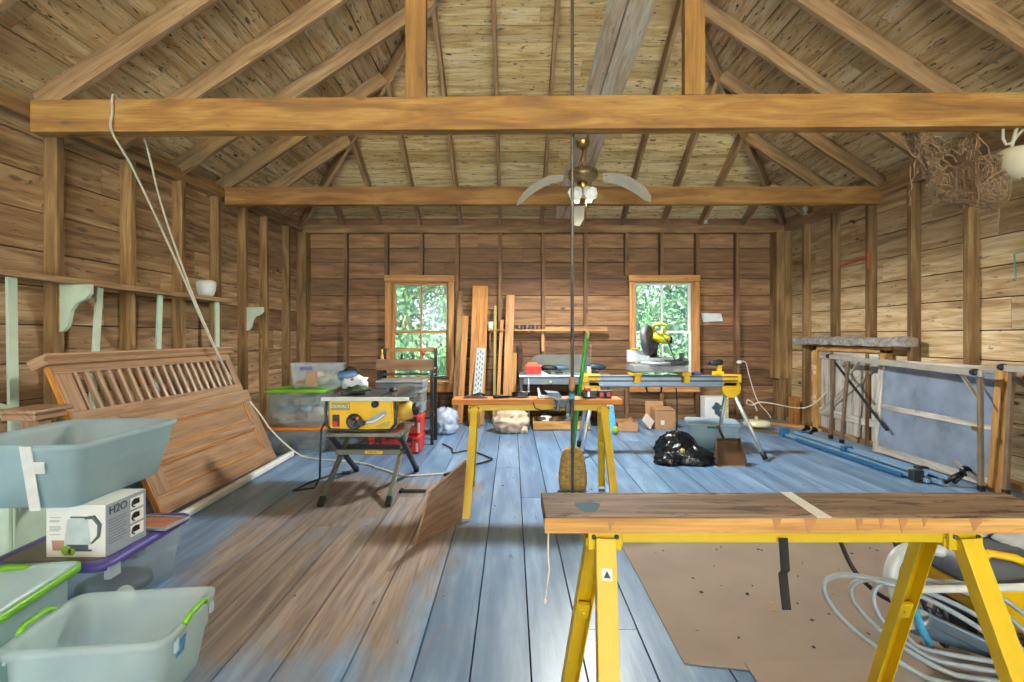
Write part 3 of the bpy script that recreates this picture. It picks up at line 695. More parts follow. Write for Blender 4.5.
# folding clamp / vise set on the front edge
KX = -.085
t = thing('bench_clamp', 'grey and black vise clamped to the front edge of the tool plank', 'vise', (.40, 3.68, ZP))
MB().hexa([(.35, 3.66, ZP+.02), (.45, 3.64, ZP+.0), (.46, 3.72, ZP+.0), (.34, 3.74, ZP+.045), (.34, 3.66, ZP+.045), (.43, 3.64, ZP+.048), (.42, 3.72, ZP+.05), (.32, 3.74, ZP+.055)]).shift(KX).build('jaw', M_BLUEGREY, t, True, bevel=.004)
g = MB().box(.39, .52, 3.60, 3.645, ZP-.055, ZP+.008).box(.47, .51, 3.595, 3.625, ZP-.09, ZP-.01).box(.405, .43, 3.592, 3.62, ZP-.085, ZP)
g.shift(KX).build('body', M_DGREY, t, True, bevel=.004)
MB().lathe([(.006, 0), (.006, .12)], (.49, 3.61, ZP-.1), (0, 0, 1), 10).lathe([(.016, 0), (.018, .02), (.01, .03)], (.49, 3.61, ZP-.12), (0, 0, 1), 10).shift(KX).build('screw', M_LGREY, t, True)
MB().hexa([(.28, 3.68, ZP), (.31, 3.68, ZP), (.31, 3.72, ZP), (.28, 3.72, ZP), (.27, 3.69, ZP+.075), (.285, 3.69, ZP+.08), (.285, 3.72, ZP+.08), (.27, 3.72, ZP+.075)]).shift(KX).build('lever', M_LGREY, t, True, bevel=.004)
MB().tube([(.24, 3.622, ZP-.02), (.25, 3.618, ZP-.06), (.3, 3.615, ZP-.078), (.40, 3.618, ZP-.07), (.43, 3.62, ZP-.055)], .004, 6).shift(KX).build('cable', M_BLK, t, True)
# charger and red batteries at the right end
t = thing('battery_charger', 'black charger block holding two red-faced batteries, right end of tool plank', 'charger', (.66, 3.73, ZP))
MB().box(.53, .63, 3.70, 3.78, ZP, ZP+.055).build('body', M_BLK, t, True, bevel=.006)
MB().box(.56, .575, 3.698, 3.702, ZP+.01, ZP+.05).build('label_strip', M_LGREY, t, True)
for xx in (.64, .69):
    MB().box(xx, xx+.048, 3.70, 3.77, ZP, ZP+.055).build('battery', M_BLK, t, True, bevel=.005)
    MB().box(xx+.012, xx+.036, 3.697, 3.701, ZP+.014, ZP+.044).build('battery_label', M_RED, t, True)
MB().box(.54, .585, 3.71, 3.75, ZP+.055, ZP+.078).build('latch', M_RED, t, True, bevel=.004)

# ---------------------------------------------------------------- support pole, broom, leaning board
g = MB().lathe([(.0125, 0), (.0125, 5.2)], (.43, 3.565, 0.001), (0, 0, 1), 12)
pt = thing('support_pole', 'thin rusty metal pole standing from the floor up through the rafters', 'pole', (.43, 3.565, 0))
g.build('pipe', M_PIPE, pt, True)
MB().lathe([(.05, 0), (.05, .006), (.02, .01), (.018, .03)], (.43, 3.565, 0), (0, 0, 1), 16).build('base_flange', M_PIPE, pt, True)
MB().lathe([(.021, 0), (.023, .03), (.022, .1)], (.427, 3.565, .86), (0, 0, 1), 12).build('tape_wrap', M_CARD, pt, True)
MB().lathe([(.019, 0), (.02, .04)], (.428, 3.565, .80), (0, 0, 1), 12).build('blue_tape_wrap', M_BLUE, pt, True)
bt = thing('broom', 'straw broom with a green stick standing behind the tool plank', 'broom', (.49, 4.06, 0))
g = MB(); rings = []
for z, wx, wy, cx_ in ((.005, .104, .035, .495), (.06, .116, .04, .495), (.13, .114, .045, .494), (.2, .104, .045, .493), (.27, .092, .044, .492), (.315, .076, .04, .492), (.34, .05, .032, .492), (.352, .026, .024, .493)):
    rings.append([(cx_+wx*math.cos(a)*(1+.04*math.sin(9*a)), 4.06+wy*math.sin(a)*(1+.08*math.sin(7*a)), z+.006*math.sin(8*a)*(z < .02)) for a in [2*math.pi*k/28 for k in range(28)]])
br = g.loft(rings).build('bristle_head', M_STRAW, bt, True)
g = MB()
for z, wx in ((.14, .115), (.2, .106), (.255, .097)): g.tube([(.494+wx*math.cos(a), 4.06+.047*math.sin(a), z) for a in [2*math.pi*k/24 for k in range(24)]], .004, 6, cyc=True)
g.build('stitching', simple('olive_stitching', '#7d8a3a', .8), br, True)
MB().tube([(.494, 4.058, .33), (.51, 4.02, .55), (.535, 3.93, .85), (.572, 3.80, 1.26)], [.017, .017, .016, .015], 12).build('stick', M_GSTICK, bt, True)
MB().lathe([(.0155, 0), (.0165, .02), (.0135, .045), (.006, .05)], (.569, 3.808, 1.235), (.037, -.13, .41), 12).build('worn_tip', simple('worn_tip_wood', '#a9b26a', .6), bt, True)
g = MB().hexa([(-.574, 2.955, 0.004), (-.338, 3.38, .004), (-.352, 3.388, .004), (-.588, 2.963, .004), (-.478, 2.96, .33), (-.30, 3.305, .43), (-.314, 3.313, .43), (-.492, 2.968, .33)], 0, .4)
tag(g.build('plywood_board', [W_PLY], bevel=.002), 'brown wooden board tilted against the left leg of the middle sawhorse', 'board')

# ---------------------------------------------------------------- cardboard sheets under the front bench
def sheet(pts, z, label, nm='cardboard_sheet'):
    n = len(pts); g = MB(); vs = [(x_, y_, z) for x_, y_ in pts]+[(x_, y_, z+.004) for x_, y_ in pts]
    g.add(vs, [tuple(range(n))[::-1], tuple(range(n, 2*n))]+[(i, (i+1) % n, n+(i+1) % n, n+i) for i in range(n)], None, .5)
    return tag(g.build(nm, M_PAPER), label, 'cardboard')
sheet([(.655, 1.905), (.655, 2.5), (.65, 3.02), (1.5, 3.06), (2.42, 3.04), (2.82, 2.9), (2.86, 1.95), (2.2, 1.9), (1.5, 1.88), (.885, 1.865)], .001, 'large brown paper sheet spread on the floor below the front bench')
sheet([(.86, 1.5), (.885, 1.90), (1.55, 1.925), (2.25, 1.93), (2.3, 1.5)], .006, 'second brown paper sheet overlapping the larger one nearest the camera')

rs = random.Random(8); g = MB()
for k in range(150):
    if k < 70: c = Vector((rs.uniform(.75, 2.7), rs.uniform(1.98, 2.95), .0055))
    else: c = Vector((rs.uniform(-1.6, 2.8), rs.uniform(2.1, 6.2), .0005))
    if k >= 70 and c.x > .6 and c.y < 3.1: continue
    a = rs.uniform(0, 6.28); r_ = rs.uniform(.004, .011); e = rs.uniform(.35, 1)
    ring = [c+Vector((r_*math.cos(t)*math.cos(a)-r_*e*math.sin(t)*math.sin(a), r_*math.cos(t)*math.sin(a)+r_*e*math.sin(t)*math.cos(a), 0)) for t in (0, 1.2, 2.4, 3.6, 4.9)]
    g.add(ring+[p+Vector((0, 0, .003)) for p in ring], [(4, 3, 2, 1, 0), (5, 6, 7, 8, 9)]+[(i, (i+1) % 5, 5+(i+1) % 5, 5+i) for i in range(5)], None, .5, mat=k % 3)
tag(g.build('floor_litter', [M_BLK, M_RUST, W_PINE]), 'scattered dark and brown chips of litter over the paper sheets and floor', 'litter', kind='stuff')

# ---------------------------------------------------------------- storage bins
def rrect(cx, cy, hx, hy, r, z, n=5):
    o = []
    for sx, sy, a0 in ((1, 1, 0), (-1, 1, 90), (-1, -1, 180), (1, -1, 270)):
        for k in range(n+1):
            a = math.radians(a0+90*k/n); o.append((cx+sx*(hx-r)+r*math.cos(a), cy+sy*(hy-r)+r*math.sin(a), z))
    return o
def bin_body(L, W, Hh, tp=.04, wall=.004, rim=.012, r=.05, rib=True):
    hx, hy = L/2, W/2; rr = []
    rr.append(rrect(0, 0, hx-tp-.02, hy-tp-.02, r*.6, 0)); rr.append(rrect(0, 0, hx-tp, hy-tp, r*.7, .015))
    rr.append(rrect(0, 0, hx-tp*.45, hy-tp*.45, r, Hh*.55))
    if rib: rr.append(rrect(0, 0, hx-tp*.42+.004, hy-tp*.42+.004, r, Hh*.57))
    rr.append(rrect(0, 0, hx-.012, hy-.012, r, Hh-.035)); rr.append(rrect(0, 0, hx+.0, hy+.0, r, Hh-.028)); rr.append(rrect(0, 0, hx+rim*.3, hy+rim*.3, r, Hh-.004)); rr.append(rrect(0, 0, hx-.004, hy-.004, r, Hh))
    rr.append(rrect(0, 0, hx-.014-wall, hy-.014-wall, r, Hh-.004)); rr.append(rrect(0, 0, hx-.016-wall, hy-.016-wall, r, Hh-.035))
    rr.append(rrect(0, 0, hx-tp*.45-wall, hy-tp*.45-wall, r, Hh*.55)); rr.append(rrect(0, 0, hx-tp-wall, hy-tp-wall, r*.7, .02)); rr.append(rrect(0, 0, hx-tp-.03, hy-tp-.03, r*.5, .008))
    return MB().loft(rr, True, True)
def lid(L, W, z, h=.03, r=.05, inset=.05):
    hx, hy = L/2+.012, W/2+.012
    return MB().loft([rrect(0, 0, hx-.006, hy-.006, r, z-h), rrect(0, 0, hx, hy, r, z-h+.004), rrect(0, 0, hx, hy, r, z-.006), rrect(0, 0, hx-.008, hy-.008, r, z), rrect(0, 0, hx-inset, hy-inset, r, z), rrect(0, 0, hx-inset-.008, hy-inset-.008, r, z-.008), rrect(0, 0, hx-inset-.03, hy-inset-.03, r, z-.008), rrect(0, 0, hx-inset-.04, hy-inset-.04, r, z-.002)], True, True)
def handle_arc(L, W, z, side, w=.16):           # grip on the short end, side = +1 / -1 along X
    x_ = side*(L/2+.006)
    return MB().tube([(x_-side*.004, -w/2, z-.02), (x_+side*.006, -w/2+.02, z+.004), (x_+side*.008, 0, z+.012), (x_+side*.006, w/2-.02, z+.004), (x_-side*.004, w/2, z-.02)], .009, 8)
B90 = math.radians(90)

# open milky bin, nearest corner
ob = thing('storage_bin', 'open milky bin with green grips, empty, lowest and nearest in the corner', 'storage bin', (-1.375, 1.745, 0), math.radians(7))
L, W, Hh = .50, .37, .275
bin_body(L, W, Hh, .045).build('tub', P_BIN, ob)
for s_ in (-1, 1):
    MB().tube([(s_*(L/2+.004), -.075, Hh-.005), (s_*(L/2+.008), -.05, Hh+.012), (s_*(L/2+.008), .05, Hh+.012), (s_*(L/2+.004), .075, Hh-.005)], .010, 8).build('grip', M_GREEN, ob)
    g = MB()
    for yy in (-.13, -.115, .115, .13): g.box(s_*(L/2+.002)-.004, s_*(L/2+.002)+.004, yy-.003, yy+.003, Hh-.07, Hh-.03)
    g.build('rim_rib', P_BIN, ob)
MB().hexa([(L/2-.012, -.10, .17), (L/2-.006, -.10, .225), (L/2-.006, -.05, .225), (L/2-.012, -.05, .17), (L/2-.009, -.10, .17), (L/2-.003, -.10, .225), (L/2-.003, -.05, .225), (L/2-.009, -.05, .17)]).build('sticker', simple('blue_white_sticker', '#3f7fae', .4, 0, .4, 60), ob)

gb = thing('lidded_bin', 'bin under a pale blue lid with a bright green rim, beside the open milky bin', 'storage bin', (-1.94, 1.75, 0), math.radians(9))
L, W, Hh = .50, .42, .335
bin_body(L, W, Hh, .04).build('tub', P_BIN, gb)
l_ = MB().loft([rrect(0, 0, L/2+.004, W/2+.004, .05, Hh-.015), rrect(0, 0, L/2+.018, W/2+.018, .055, Hh-.012), rrect(0, 0, L/2+.018, W/2+.018, .055, Hh+.012), rrect(0, 0, L/2+.008, W/2+.008, .05, Hh+.015)], True, False).build('lid_rim', M_GREEN, gb)
MB().loft([rrect(0, 0, L/2+.010, W/2+.010, .05, Hh+.0145), rrect(0, 0, L/2-.03, W/2-.03, .05, Hh+.018), rrect(0, 0, L/2-.045, W/2-.045, .05, Hh+.011), rrect(0, 0, L/2-.09, W/2-.09, .05, Hh+.011), rrect(0, 0, L/2-.10, W/2-.10, .05, Hh+.016)], True, True).build('lid', M_LIDBLUE, gb)
MB().loft([[(x_+.02, .185+.018*math.sin(a), Hh+.018+.012*math.cos(a)*max(0, 1-abs(x_)/.075)**.5) for a in [2*math.pi*k/10 for k in range(10)]] for x_ in (-.075, -.06, -.03, 0, .03, .06, .075)]).build('grip', M_GREEN, gb)

pb = thing('lidded_bin', 'long clear bin with a dark purple lid, under the kettle carton', 'storage bin', (-1.955, 2.36, 0), math.radians(3))
L, W, Hh = .50, .60, .285
bin_body(L, W, Hh, .05).build('tub', P_CLEAR, pb)
lp = lid(L, W, Hh+.02, .035, .05, .045).build('lid', M_PURP, pb)
MB().loft([rrect(0, 0, L/2-.04, W/2-.04, .04, Hh+.013), rrect(0, 0, L/2-.042, W/2-.042, .04, Hh+.0215)], True, True).build('lid_panel', simple('dusty_lid', '#6b675f', .5), lp)
MB().box(L/2-.01, L/2+.016, -.29, -.23, Hh-.05, Hh+.0).build('latch', P_BIN, pb)
MB().lathe([(.055, 0), (.055, .003), (.008, .0035)], (-1.752, 2.26, .065), (.95, -.1, .25), 20).build('paper_disc', M_WHITE)
tag(bpy.data.objects['paper_disc'], 'white disc standing inside the clear bin with the purple lid', 'disc')
tag(MB().lathe([(.10, .0), (.15, .02), (.15, .05), (.1, .07)], (-1.92, 2.42, .02), (0, 0, 1), 24).build('dark_platter', simple('dark_teal_lump', '#39474c', .5)), 'dark round platter inside the clear bin with the purple lid', 'platter')

# carton with the picture of a glass kettle
kx0, kx1, ky0, ky1, kz0, kz1 = -1.985, -1.73, 2.13, 2.36, .307, .53
kb = thing('kettle_carton', 'white and grey carton printed with a glass kettle, on the purple lid', 'carton', ((kx0+kx1)/2, (ky0+ky1)/2, kz0))
MB().box(kx0, kx1, ky0, ky1, kz0, kz1).build('carton_body', simple('white_carton', '#e4e6e2', .5, 0, .04), kb, True, bevel=.002)
MB().box(kx1-.002, kx1+.0012, ky0, ky1, kz0, kz1-.001).build('side_panel', simple('grey_carton_side', '#8f9aa6', .5, 0, .05), kb, True)
yk = ky0-.0012
pic = [(-.062, .045), (-.068, .05), (-.05, .165), (-.02, .178), (.03, .178), (.05, .165), (.068, .05), (.06, .045)]
kc = kx0+.135
MB().prism([(x_*.85, z_*.9) for x_, z_ in pic], (kc, yk+.001, kz0+.012), (1, 0, 0), (0, 0, 1), .0016).build('printed_kettle', simple('kettle_print', '#b9c9cb', .4, 0, .12, 20), kb, True)
g = MB().tube([(kc+.035, yk, kz0+.168), (kc+.07, yk, kz0+.172), (kc+.095, yk, kz0+.14), (kc+.09, yk, kz0+.09), (kc+.06, yk, kz0+.06)], [.006, .009, .009, .007, .004], 8)
g.box(kc-.045, kc+.045, yk-.0008, yk+.002, kz0+.035, kz0+.055).box(kc-.055, kc+.06, yk-.0008, yk+.002, kz0+.026, kz0+.034).box(kc-.03, kc+.035, yk-.0008, yk+.002, kz0+.168, kz0+.174)
g.build('printed_handle', simple('kettle_dark_print', '#47565a', .4), kb, True)
MB().prism([(-.022, 0), (.022, 0), (.027, .042), (-.027, .042)], (kx0+.052, yk+.001, kz0+.03), (1, 0, 0), (0, 0, 1), .0016).build('printed_cup', simple('cup_print', '#b08a74', .5), kb, True)
g = MB().lathe([(.022, 0), (.022, .0016)], (kx0+.087, yk+.0006, kz0+.03), (0, -1, 0), 14).lathe([(.016, 0), (.016, .0016)], (kx0+.11, yk+.0006, kz0+.024), (0, -1, 0), 14)
g.build('printed_fruit', simple('lime_print', '#8ca83c', .5), kb, True)
g = MB()
for k, (z_, w) in enumerate(((.168, .06), (.155, .055), (.15, .05), (.13, .055), (.124, .065), (.118, .06), (.112, .05), (.095, .055))): g.box(kx0+.015, kx0+.015+w*.8, yk, yk+.002, kz0+z_, kz0+z_+.0028)
g.build('printed_text_lines', simple('grey_print', '#a7aeae', .5), kb, True)
xs = kx1+.0014
g = MB()
for k in range(9): g.box(xs-.001, xs+.0006, ky0+.012, ky0+.012+(.10 if k % 3 else .08), kz0+.05+k*.0125, kz0+.053+k*.0125)
g.build('printed_side_lines', simple('dark_print', '#5c6670', .5), kb, True)
g = MB(); g2 = MB()
for k in range(3):
    z_ = kz0+.03+k*.062; g.box(xs-.001, xs+.0005, ky0+.135, ky0+.215, z_, z_+.052)
    g2.box(xs-.001, xs+.001, ky0+.15, ky0+.19, z_+.018, z_+.042).tube([(xs+.0008, ky0+.165+.022*math.cos(a), z_+.025+.018*math.sin(a)) for a in [k_*.5 for k_ in range(10)]], .003, 5)
g.build('photo_square', M_WHITE, kb, True); g2.build('photo_motif', M_BLK, kb, True)
lettering('H2O', .05, kb, Matrix.Translation((kx1+.0024-(kx0+kx1)/2, ky0+.065-(ky0+ky1)/2, .19)) @ Matrix.Rotation(B90, 4, 'Z') @ Matrix.Rotation(B90, 4, 'X'), simple('dark_lettering', '#39434c', .5), name='printed_letters')

# blue-grey tub on top of the carton
tb = thing('storage_tub', 'big blue-grey see-through tub topping the stack, tape strip on its end', 'storage bin', (-2.04, 2.335, .532), math.radians(2))
L, W, Hh = .56, .66, .28
bin_body(L, W, Hh, .06, r=.06, rim=.02).build('tub', P_BLUE, tb)
MB().hexa([(.05, -W/2+.045, .0), (.095, -W/2+.045, .0), (.095, -W/2+.048, .0), (.05, -W/2+.048, .0), (.06, -W/2-.012, Hh-.005), (.105, -W/2-.012, Hh-.005), (.105, -W/2-.009, Hh-.005), (.06, -W/2-.009, Hh-.005)]).build('tape_strip', M_TAPE, tb)
MB().hexa([(.09, -W/2+.013, .16), (.14, -W/2+.013, .16), (.14, -W/2+.016, .16), (.09, -W/2+.016, .16), (.095, -W/2+.001, .21), (.145, -W/2+.001, .21), (.145, -W/2+.004, .21), (.095, -W/2+.004, .21)]).build('tape_patch', M_TAPE, tb)
# pale box that props the tub on the far left
cb = thing('pale_drawer_box', 'tall pale grey-green plastic box at the left edge below the blue-grey tub', 'box', (-2.55, 2.45, 0))
MB().box(-2.75, -2.345, 2.33, 2.57, .0, .528).build('box_body', M_MINT, cb, True, bevel=.012)
MB().box(-2.35, -2.338, 2.35, 2.36, .02, .5).box(-2.35, -2.336, 2.37, 2.39, .42, .46).build('corner_rib', M_MINT, cb, True)
# picture frame lying on the purple lid
pf = thing('picture_frame', 'small picture frame lying tilted on the purple lid beside the carton', 'picture frame', (-1.80, 2.51, .307), math.radians(-4))
g = MB(); a_, b_ = .13, .085
for (x0, x1, y0, y1) in ((-a_, a_, -b_, -b_+.016), (-a_, a_, b_-.016, b_), (-a_, -a_+.016, -b_+.016, b_-.016), (a_-.016, a_, -b_+.016, b_-.016)): g.box(x0, x1, y0, y1, .0, .014)
g.build('frame', M_LGREY, pf, bevel=.002)
MB().box(-a_+.015, a_-.015, -b_+.015, b_-.015, .002, .008).build('picture', simple('red_brown_picture', '#b5715a', .3, 0, .35, 14), pf)

# dark wooden pieces stacked between the bins and the wall

ct = thing('capped_rail', 'short varnished capped rail standing behind the blue-grey tub at the left edge', 'rail', (-2.62, 2.75, 0))
MB().box(-2.66, -2.56, 2.70, 2.78, 0, .80, 2).build('post', W_OAK, ct, True, bevel=.004)
MB().box(-2.72, -2.50, 2.62, 2.86, .835, .86, 1).box(-2.70, -2.52, 2.64, 2.84, .80, .836, 1).build('cap', W_OAK, ct, True, bevel=.008)
MB().box(-2.64, -2.58, 2.78, 3.2, .50, .58, 1).box(-2.64, -2.58, 2.78, 3.2, .2, .27, 1).build('rail', W_OAK, ct, True, bevel=.004)
tag(MB().box(-2.5, -2.1, 2.80, 2.86, 0, .28, 0).box(-2.5, -2.1, 2.79, 2.87, .28, .30, 0).build('drawer_front', W_DARK, bevel=.004), 'dark wooden drawer front glimpsed in the gap beside the kettle carton', 'drawer')

# ---------------------------------------------------------------- varnished panelling leaning on the left wall
def lean(y, s):      # s = height along the board; foot at x=-2.40, top at x=-2.87, z=1.10
    return Vector((-2.40-.47*s/1.18, y, .012+1.085*s/1.18))
nb = Vector((1.085, 0, .47)).normalized()        # outward normal of the leaning face
wp = thing('wall_panelling', 'long varnished wood panelling with slats and cap rail leaning on the left wall', 'panelling', (-2.4, 4.0, 0))
def slab(y0, y1, s0, s1, t0, t1, mat, nm, grain=0, parent=wp, bv=.004):
    a, b_, c, d = lean(y0, s0), lean(y1, s0), lean(y1, s1), lean(y0, s1)
    q = [p+nb*t0 for p in (a, b_, c, d)]+[p+nb*t1 for p in (a, b_, c, d)]
    return MB().hexa(q, grain, R(.3, .7)).build(nm, mat, parent, True, bevel=bv)
YA0, YA1, YL0 = 3.05, 4.96, 3.39
slab(YA0, YA1, .745, .82, 0, .04, W_OAK, 'rail'); slab(YA0, YA1, 1.075, 1.14, 0, .04, W_OAK, 'rail')
slab(YA0, YA0+.12, .82, 1.075, 0, .04, W_OAK, 'stile', 1); slab(YA1-.09, YA1, .82, 1.075, 0, .04, W_OAK, 'stile', 1)
slab(YA0-.012, YA0, .60, 1.14, 0, .04, W_OAKE, 'edge_strip', 1)
slab(YA0, YL0, .60, .745, 0, .035, W_OAK, 'rail')
n_ = 19
for k in range(n_):
    y = YA0+.12+(YA1-.09-YA0-.12)*(k+.5)/n_
    a, b_ = lean(y-.012, .81)+nb*.02, lean(y-.012, 1.085)+nb*.02
    g = MB().beam(a, b_, .030, .038, nb, R(.4, .7)); g.build('slat', W_OAK, wp, True, bevel=.010)
prof = [(-.035, 0), (.075, 0), (.075, .012), (.062, .022), (.055, .036), (.07, .046), (.085, .052), (.085, .066), (-.045, .066), (-.045, .05)]
base = lean(YA0-.05, 1.13); ux = nb; uy = (lean(0, 1)-lean(0, 0)).normalized()
MB().prism(prof, base+Vector((0, 2.0, 0)), ux, uy, 2.0).build('cap_rail', W_OAK, wp, True) if ux.cross(uy).y < 0 else MB().prism(prof, base, ux, uy, 2.0).build('cap_rail', W_OAK, wp, True)
Y1 = 5.02
slab(YL0, Y1, .0, .14, 0, .042, W_OAK, 'rail'); slab(YL0, Y1, .62, .745, 0, .044, W_OAK, 'rail'); slab(YL0+.16, Y1-.13, .345, .435, 0, .04, W_OAK, 'rail')
slab(YL0, YL0+.16, .14, .62, 0, .042, W_OAK, 'stile', 1); slab(Y1-.13, Y1, .14, .62, 0, .042, W_OAK, 'stile', 1)
slab(YL0-.01, YL0, .0, .62, 0, .042, W_OAKE, 'edge_strip', 1)
for s0, s1 in ((.14, .345), (.435, .62)):
    slab(YL0+.16, Y1-.13, s0, s1, .0, .018, W_OAK, 'panel')
    for a in ((YL0+.16, YL0+.172, s0, s1), (Y1-.142, Y1-.13, s0, s1)): slab(*a, .015, .032, W_OAKE, 'bead', 1, bv=.003)
    for a in ((YL0+.172, Y1-.142, s0, s0+.012), (YL0+.172, Y1-.142, s1-.012, s1)): slab(*a, .015, .032, W_OAKE, 'bead', 0, bv=.003)
g = MB().beam((-2.235, 3.2, .03), (-2.285, 5.2, .03), .05, .055)
tag(g.build('white_trim_board', M_WHITE, bevel=.014), 'long white painted trim strip on the floor along the foot of the panelling', 'trim strip')

# ---------------------------------------------------------------- ledge on the left wall
ls = thing('wall_ledge', 'long narrow ledge on pale green legs along the left wall studs', 'ledge', (-3.2, 4.3, 0))
def lx(y): return XL(y)+.004
q = [(lx(2.7), 2.7, 1.638), (lx(5.5), 5.5, 1.612), (lx(5.5)+.13, 5.5, 1.612), (lx(2.7)+.13, 2.7, 1.638)]
MB().hexa(q+[(a, b_, c+.042) for a, b_, c in q], 0).build('ledge_board', W_RAFT, ls, True, bevel=.003)
for y, dy, w in ((3.23, 0.02, .062), (3.88, -.1, .055), (4.5, -.06, .055), (5.3, 0, .06)):
    x_ = lx(y)+.085; zt = 1.636-.0093*(y-2.7)
    MB().beam((x_, y, zt), (x_, y+dy, .30), w, .02, (1, 0, 0)).build('leg', M_MINT, ls, True, bevel=.002)
def corbel(y, label, z1, h, d):
    x0 = XL(y)+.003
    poly = [(0, 0), (.028, .004), (.06, .04), (.075, .1), (.085, .15), (.12, .2), (.19, .235), (.22, .27), (.22, .335), (0, .335)]
    sc = h/.335
    t = thing('corbel', label, 'bracket', (x0, y, z1-h))
    MB().prism([(a*sc*d/.22, b_*sc) for a, b_ in poly], (x0, y+.016, z1-h), (1, 0, 0), (0, 0, 1), .032).build('bracket_plate', M_MINT, t, True)
    MB().box(x0-.001, x0+.006, y-.0175, y+.0175, z1-h-.002, z1-.002).build('back_edge', W_OAKE, t, True)
corbel(3.655, 'mint green scrolled bracket under the ledge on the nearest left stud', 1.626, .345, .22)
corbel(5.99, 'mint green scrolled bracket alone on a stud beyond the end of the ledge', 1.595, .28, .24)
cu = MB().lathe([(.055, 0), (.07, .012), (.085, .06), (.092, .13), (.085, .15), (.06, .162), (.0, .165)], (XL(5.12)+.093, 5.12, 1.6575), (0, 0, 1), 20)
tag(cu.build('white_tub', M_WHITE), 'white rounded tub upside down on the far end of the left ledge', 'tub')
tag(MB().beam((-3.0, 3.12, .73), (-3.17, 2.45, 1.08), .02, .075, (0, 0, 1)).build('pale_board', M_MINT, bevel=.003), 'pale green board slanting upward against the ledge leg at the left edge', 'board')
# ---------------------------------------------------------------- table saw on its folding stand
st = thing('saw_stand', 'folding black and grey scissor stand under the yellow table saw', 'stand', (-1.17, 4.1, 0))
M_OLIVE = simple('olive_grey_steel', '#6f7264', .4, .4, .2, 10)
g = MB()
for y in (3.95, 4.42): g.box(-1.47, -.87, y-.02, y+.02, .455, .485)
for x_ in (-1.44, -.90): g.box(x_-.02, x_+.02, 3.95, 4.42, .452, .48)
g.build('top_frame', M_OLIVE, st, True, bevel=.004)
for x_, o in ((-1.40, -1), (-.915, 1)):
    leg = MB().beam((x_-.0, 4.40, .455), (x_+.005*o, 3.66, .012), .03, .038, (1, 0, 0)).build('leg', M_OLIVE, st, True, bevel=.004)
    MB().beam((x_+.005*o, 3.72, .05), (x_+.005*o, 3.655, .008), .036, .044, (1, 0, 0)).build('foot_cap', M_BLK, leg, True, bevel=.004)
    xb = x_-.045*o*-1 if o < 0 else x_-.045
    leg = MB().beam((x_+(-.035 if o < 0 else .035), 3.96, .455), (x_+(-.035 if o < 0 else .035), 4.62, .012), .03, .038, (1, 0, 0)).build('leg', M_DGREY, st, True, bevel=.004)
    MB().beam((x_+(-.035 if o < 0 else .035), 4.57, .05), (x_+(-.035 if o < 0 else .035), 4.625, .008), .036, .044, (1, 0, 0)).build('foot_cap', M_BLK, leg, True, bevel=.004)
cr = MB().box(-1.42, -.90, 4.02, 4.05, .295, .335).build('crossbar', M_OLIVE, st, True, bevel=.004)
MB().box(-1.42, -.90, 4.22, 4.25, .29, .33).build('crossbar', M_DGREY, st, True, bevel=.004)
MB().box(-1.18, -1.04, 4.017, 4.021, .302, .328).build('stand_label', M_YELD, cr, True)
lettering('DEWALT', .026, cr, Matrix.Translation((-1.11-st.location.x, 4.0155-st.location.y, .315)) @ Matrix.Rotation(B90, 4, 'X'), M_BLK)

sw = thing('table_saw', 'yellow portable table saw with dark metal top and black handwheel', 'saw', (-1.17, 4.2, .487))
MB().box(-1.49, -.83, 3.99, 4.50, .745, .768).build('table_top', simple('saw_table_metal', '#5d6d78', .3, .6, .15, 6), sw, True, bevel=.003)
g = MB().box(-1.27, -1.25, 4.0, 4.49, .7678, .7686).box(-1.06, -1.04, 4.0, 4.49, .7678, .7686)
g.build('table_groove', M_BLK, sw, True)
MB().box(-1.505, -.815, 3.93, 3.965, .738, .766).build('front_rail', M_TAPE, sw, True, bevel=.004)
MB().box(-1.505, -.815, 4.51, 4.535, .738, .766).build('rear_rail', M_LGREY, sw, True, bevel=.004)
MB().beam((-.93, 3.97, .785), (-.90, 4.52, .785), .05, .032).build('rip_fence', simple('brown_black_fence', '#4a3e3c', .4), sw, True, bevel=.004)
bd = MB().box(-1.455, -.945, 3.975, 4.42, .505, .742).build('body', M_YELD, sw, True, bevel=.012)
MB().box(-1.435, -1.29, 3.970, 3.976, .66, .72).build('nameplate', simple('plate_tan', '#8f8a62', .5), bd, True)
lettering('DEWALT', .037, bd, Matrix.Translation((-1.3625-sw.location.x, 3.9685-sw.location.y, .69-.487)) @ Matrix.Rotation(B90, 4, 'X'), simple('letter_white', '#f0efe0', .5), .001)
g = MB().tube([(-1.475, 3.985, .735), (-1.48, 3.97, .66), (-1.475, 3.97, .55), (-1.44, 3.975, .505), (-1.2, 3.975, .495), (-.97, 3.975, .50), (-.925, 3.97, .55), (-.92, 3.975, .735)], .013, 8)
g.tube([(-1.475, 4.40, .735), (-1.475, 4.42, .52), (-1.2, 4.43, .50), (-.93, 4.42, .52), (-.925, 4.4, .735)], .013, 8)
for x_ in (-1.45, -.95): g.tube([(x_, 3.975, .50), (x_, 4.43, .505)], .013, 8)
g.build('roll_cage', M_DGREY, sw, True)
hw = thing('handwheel', None, None); hw.parent = sw; hw.location = (-1.245-sw.location.x, 3.96-sw.location.y, .575-.487)
g = MB().tube([(.055*math.cos(a), -.02, .055*math.sin(a)) for a in [2*math.pi*k/24 for k in range(24)]], .009, 8, cyc=True)
for k in range(3):
    a = k*2.094+.4; g.beam((0, -.018, 0), (.055*math.cos(a), -.02, .055*math.sin(a)), .012, .008, (0, 1, 0))
g.lathe([(.02, 0), (.02, .02), (.014, .03)], (0, .0, 0), (0, -1, 0), 14).build('wheel_rim', M_BLK, hw)
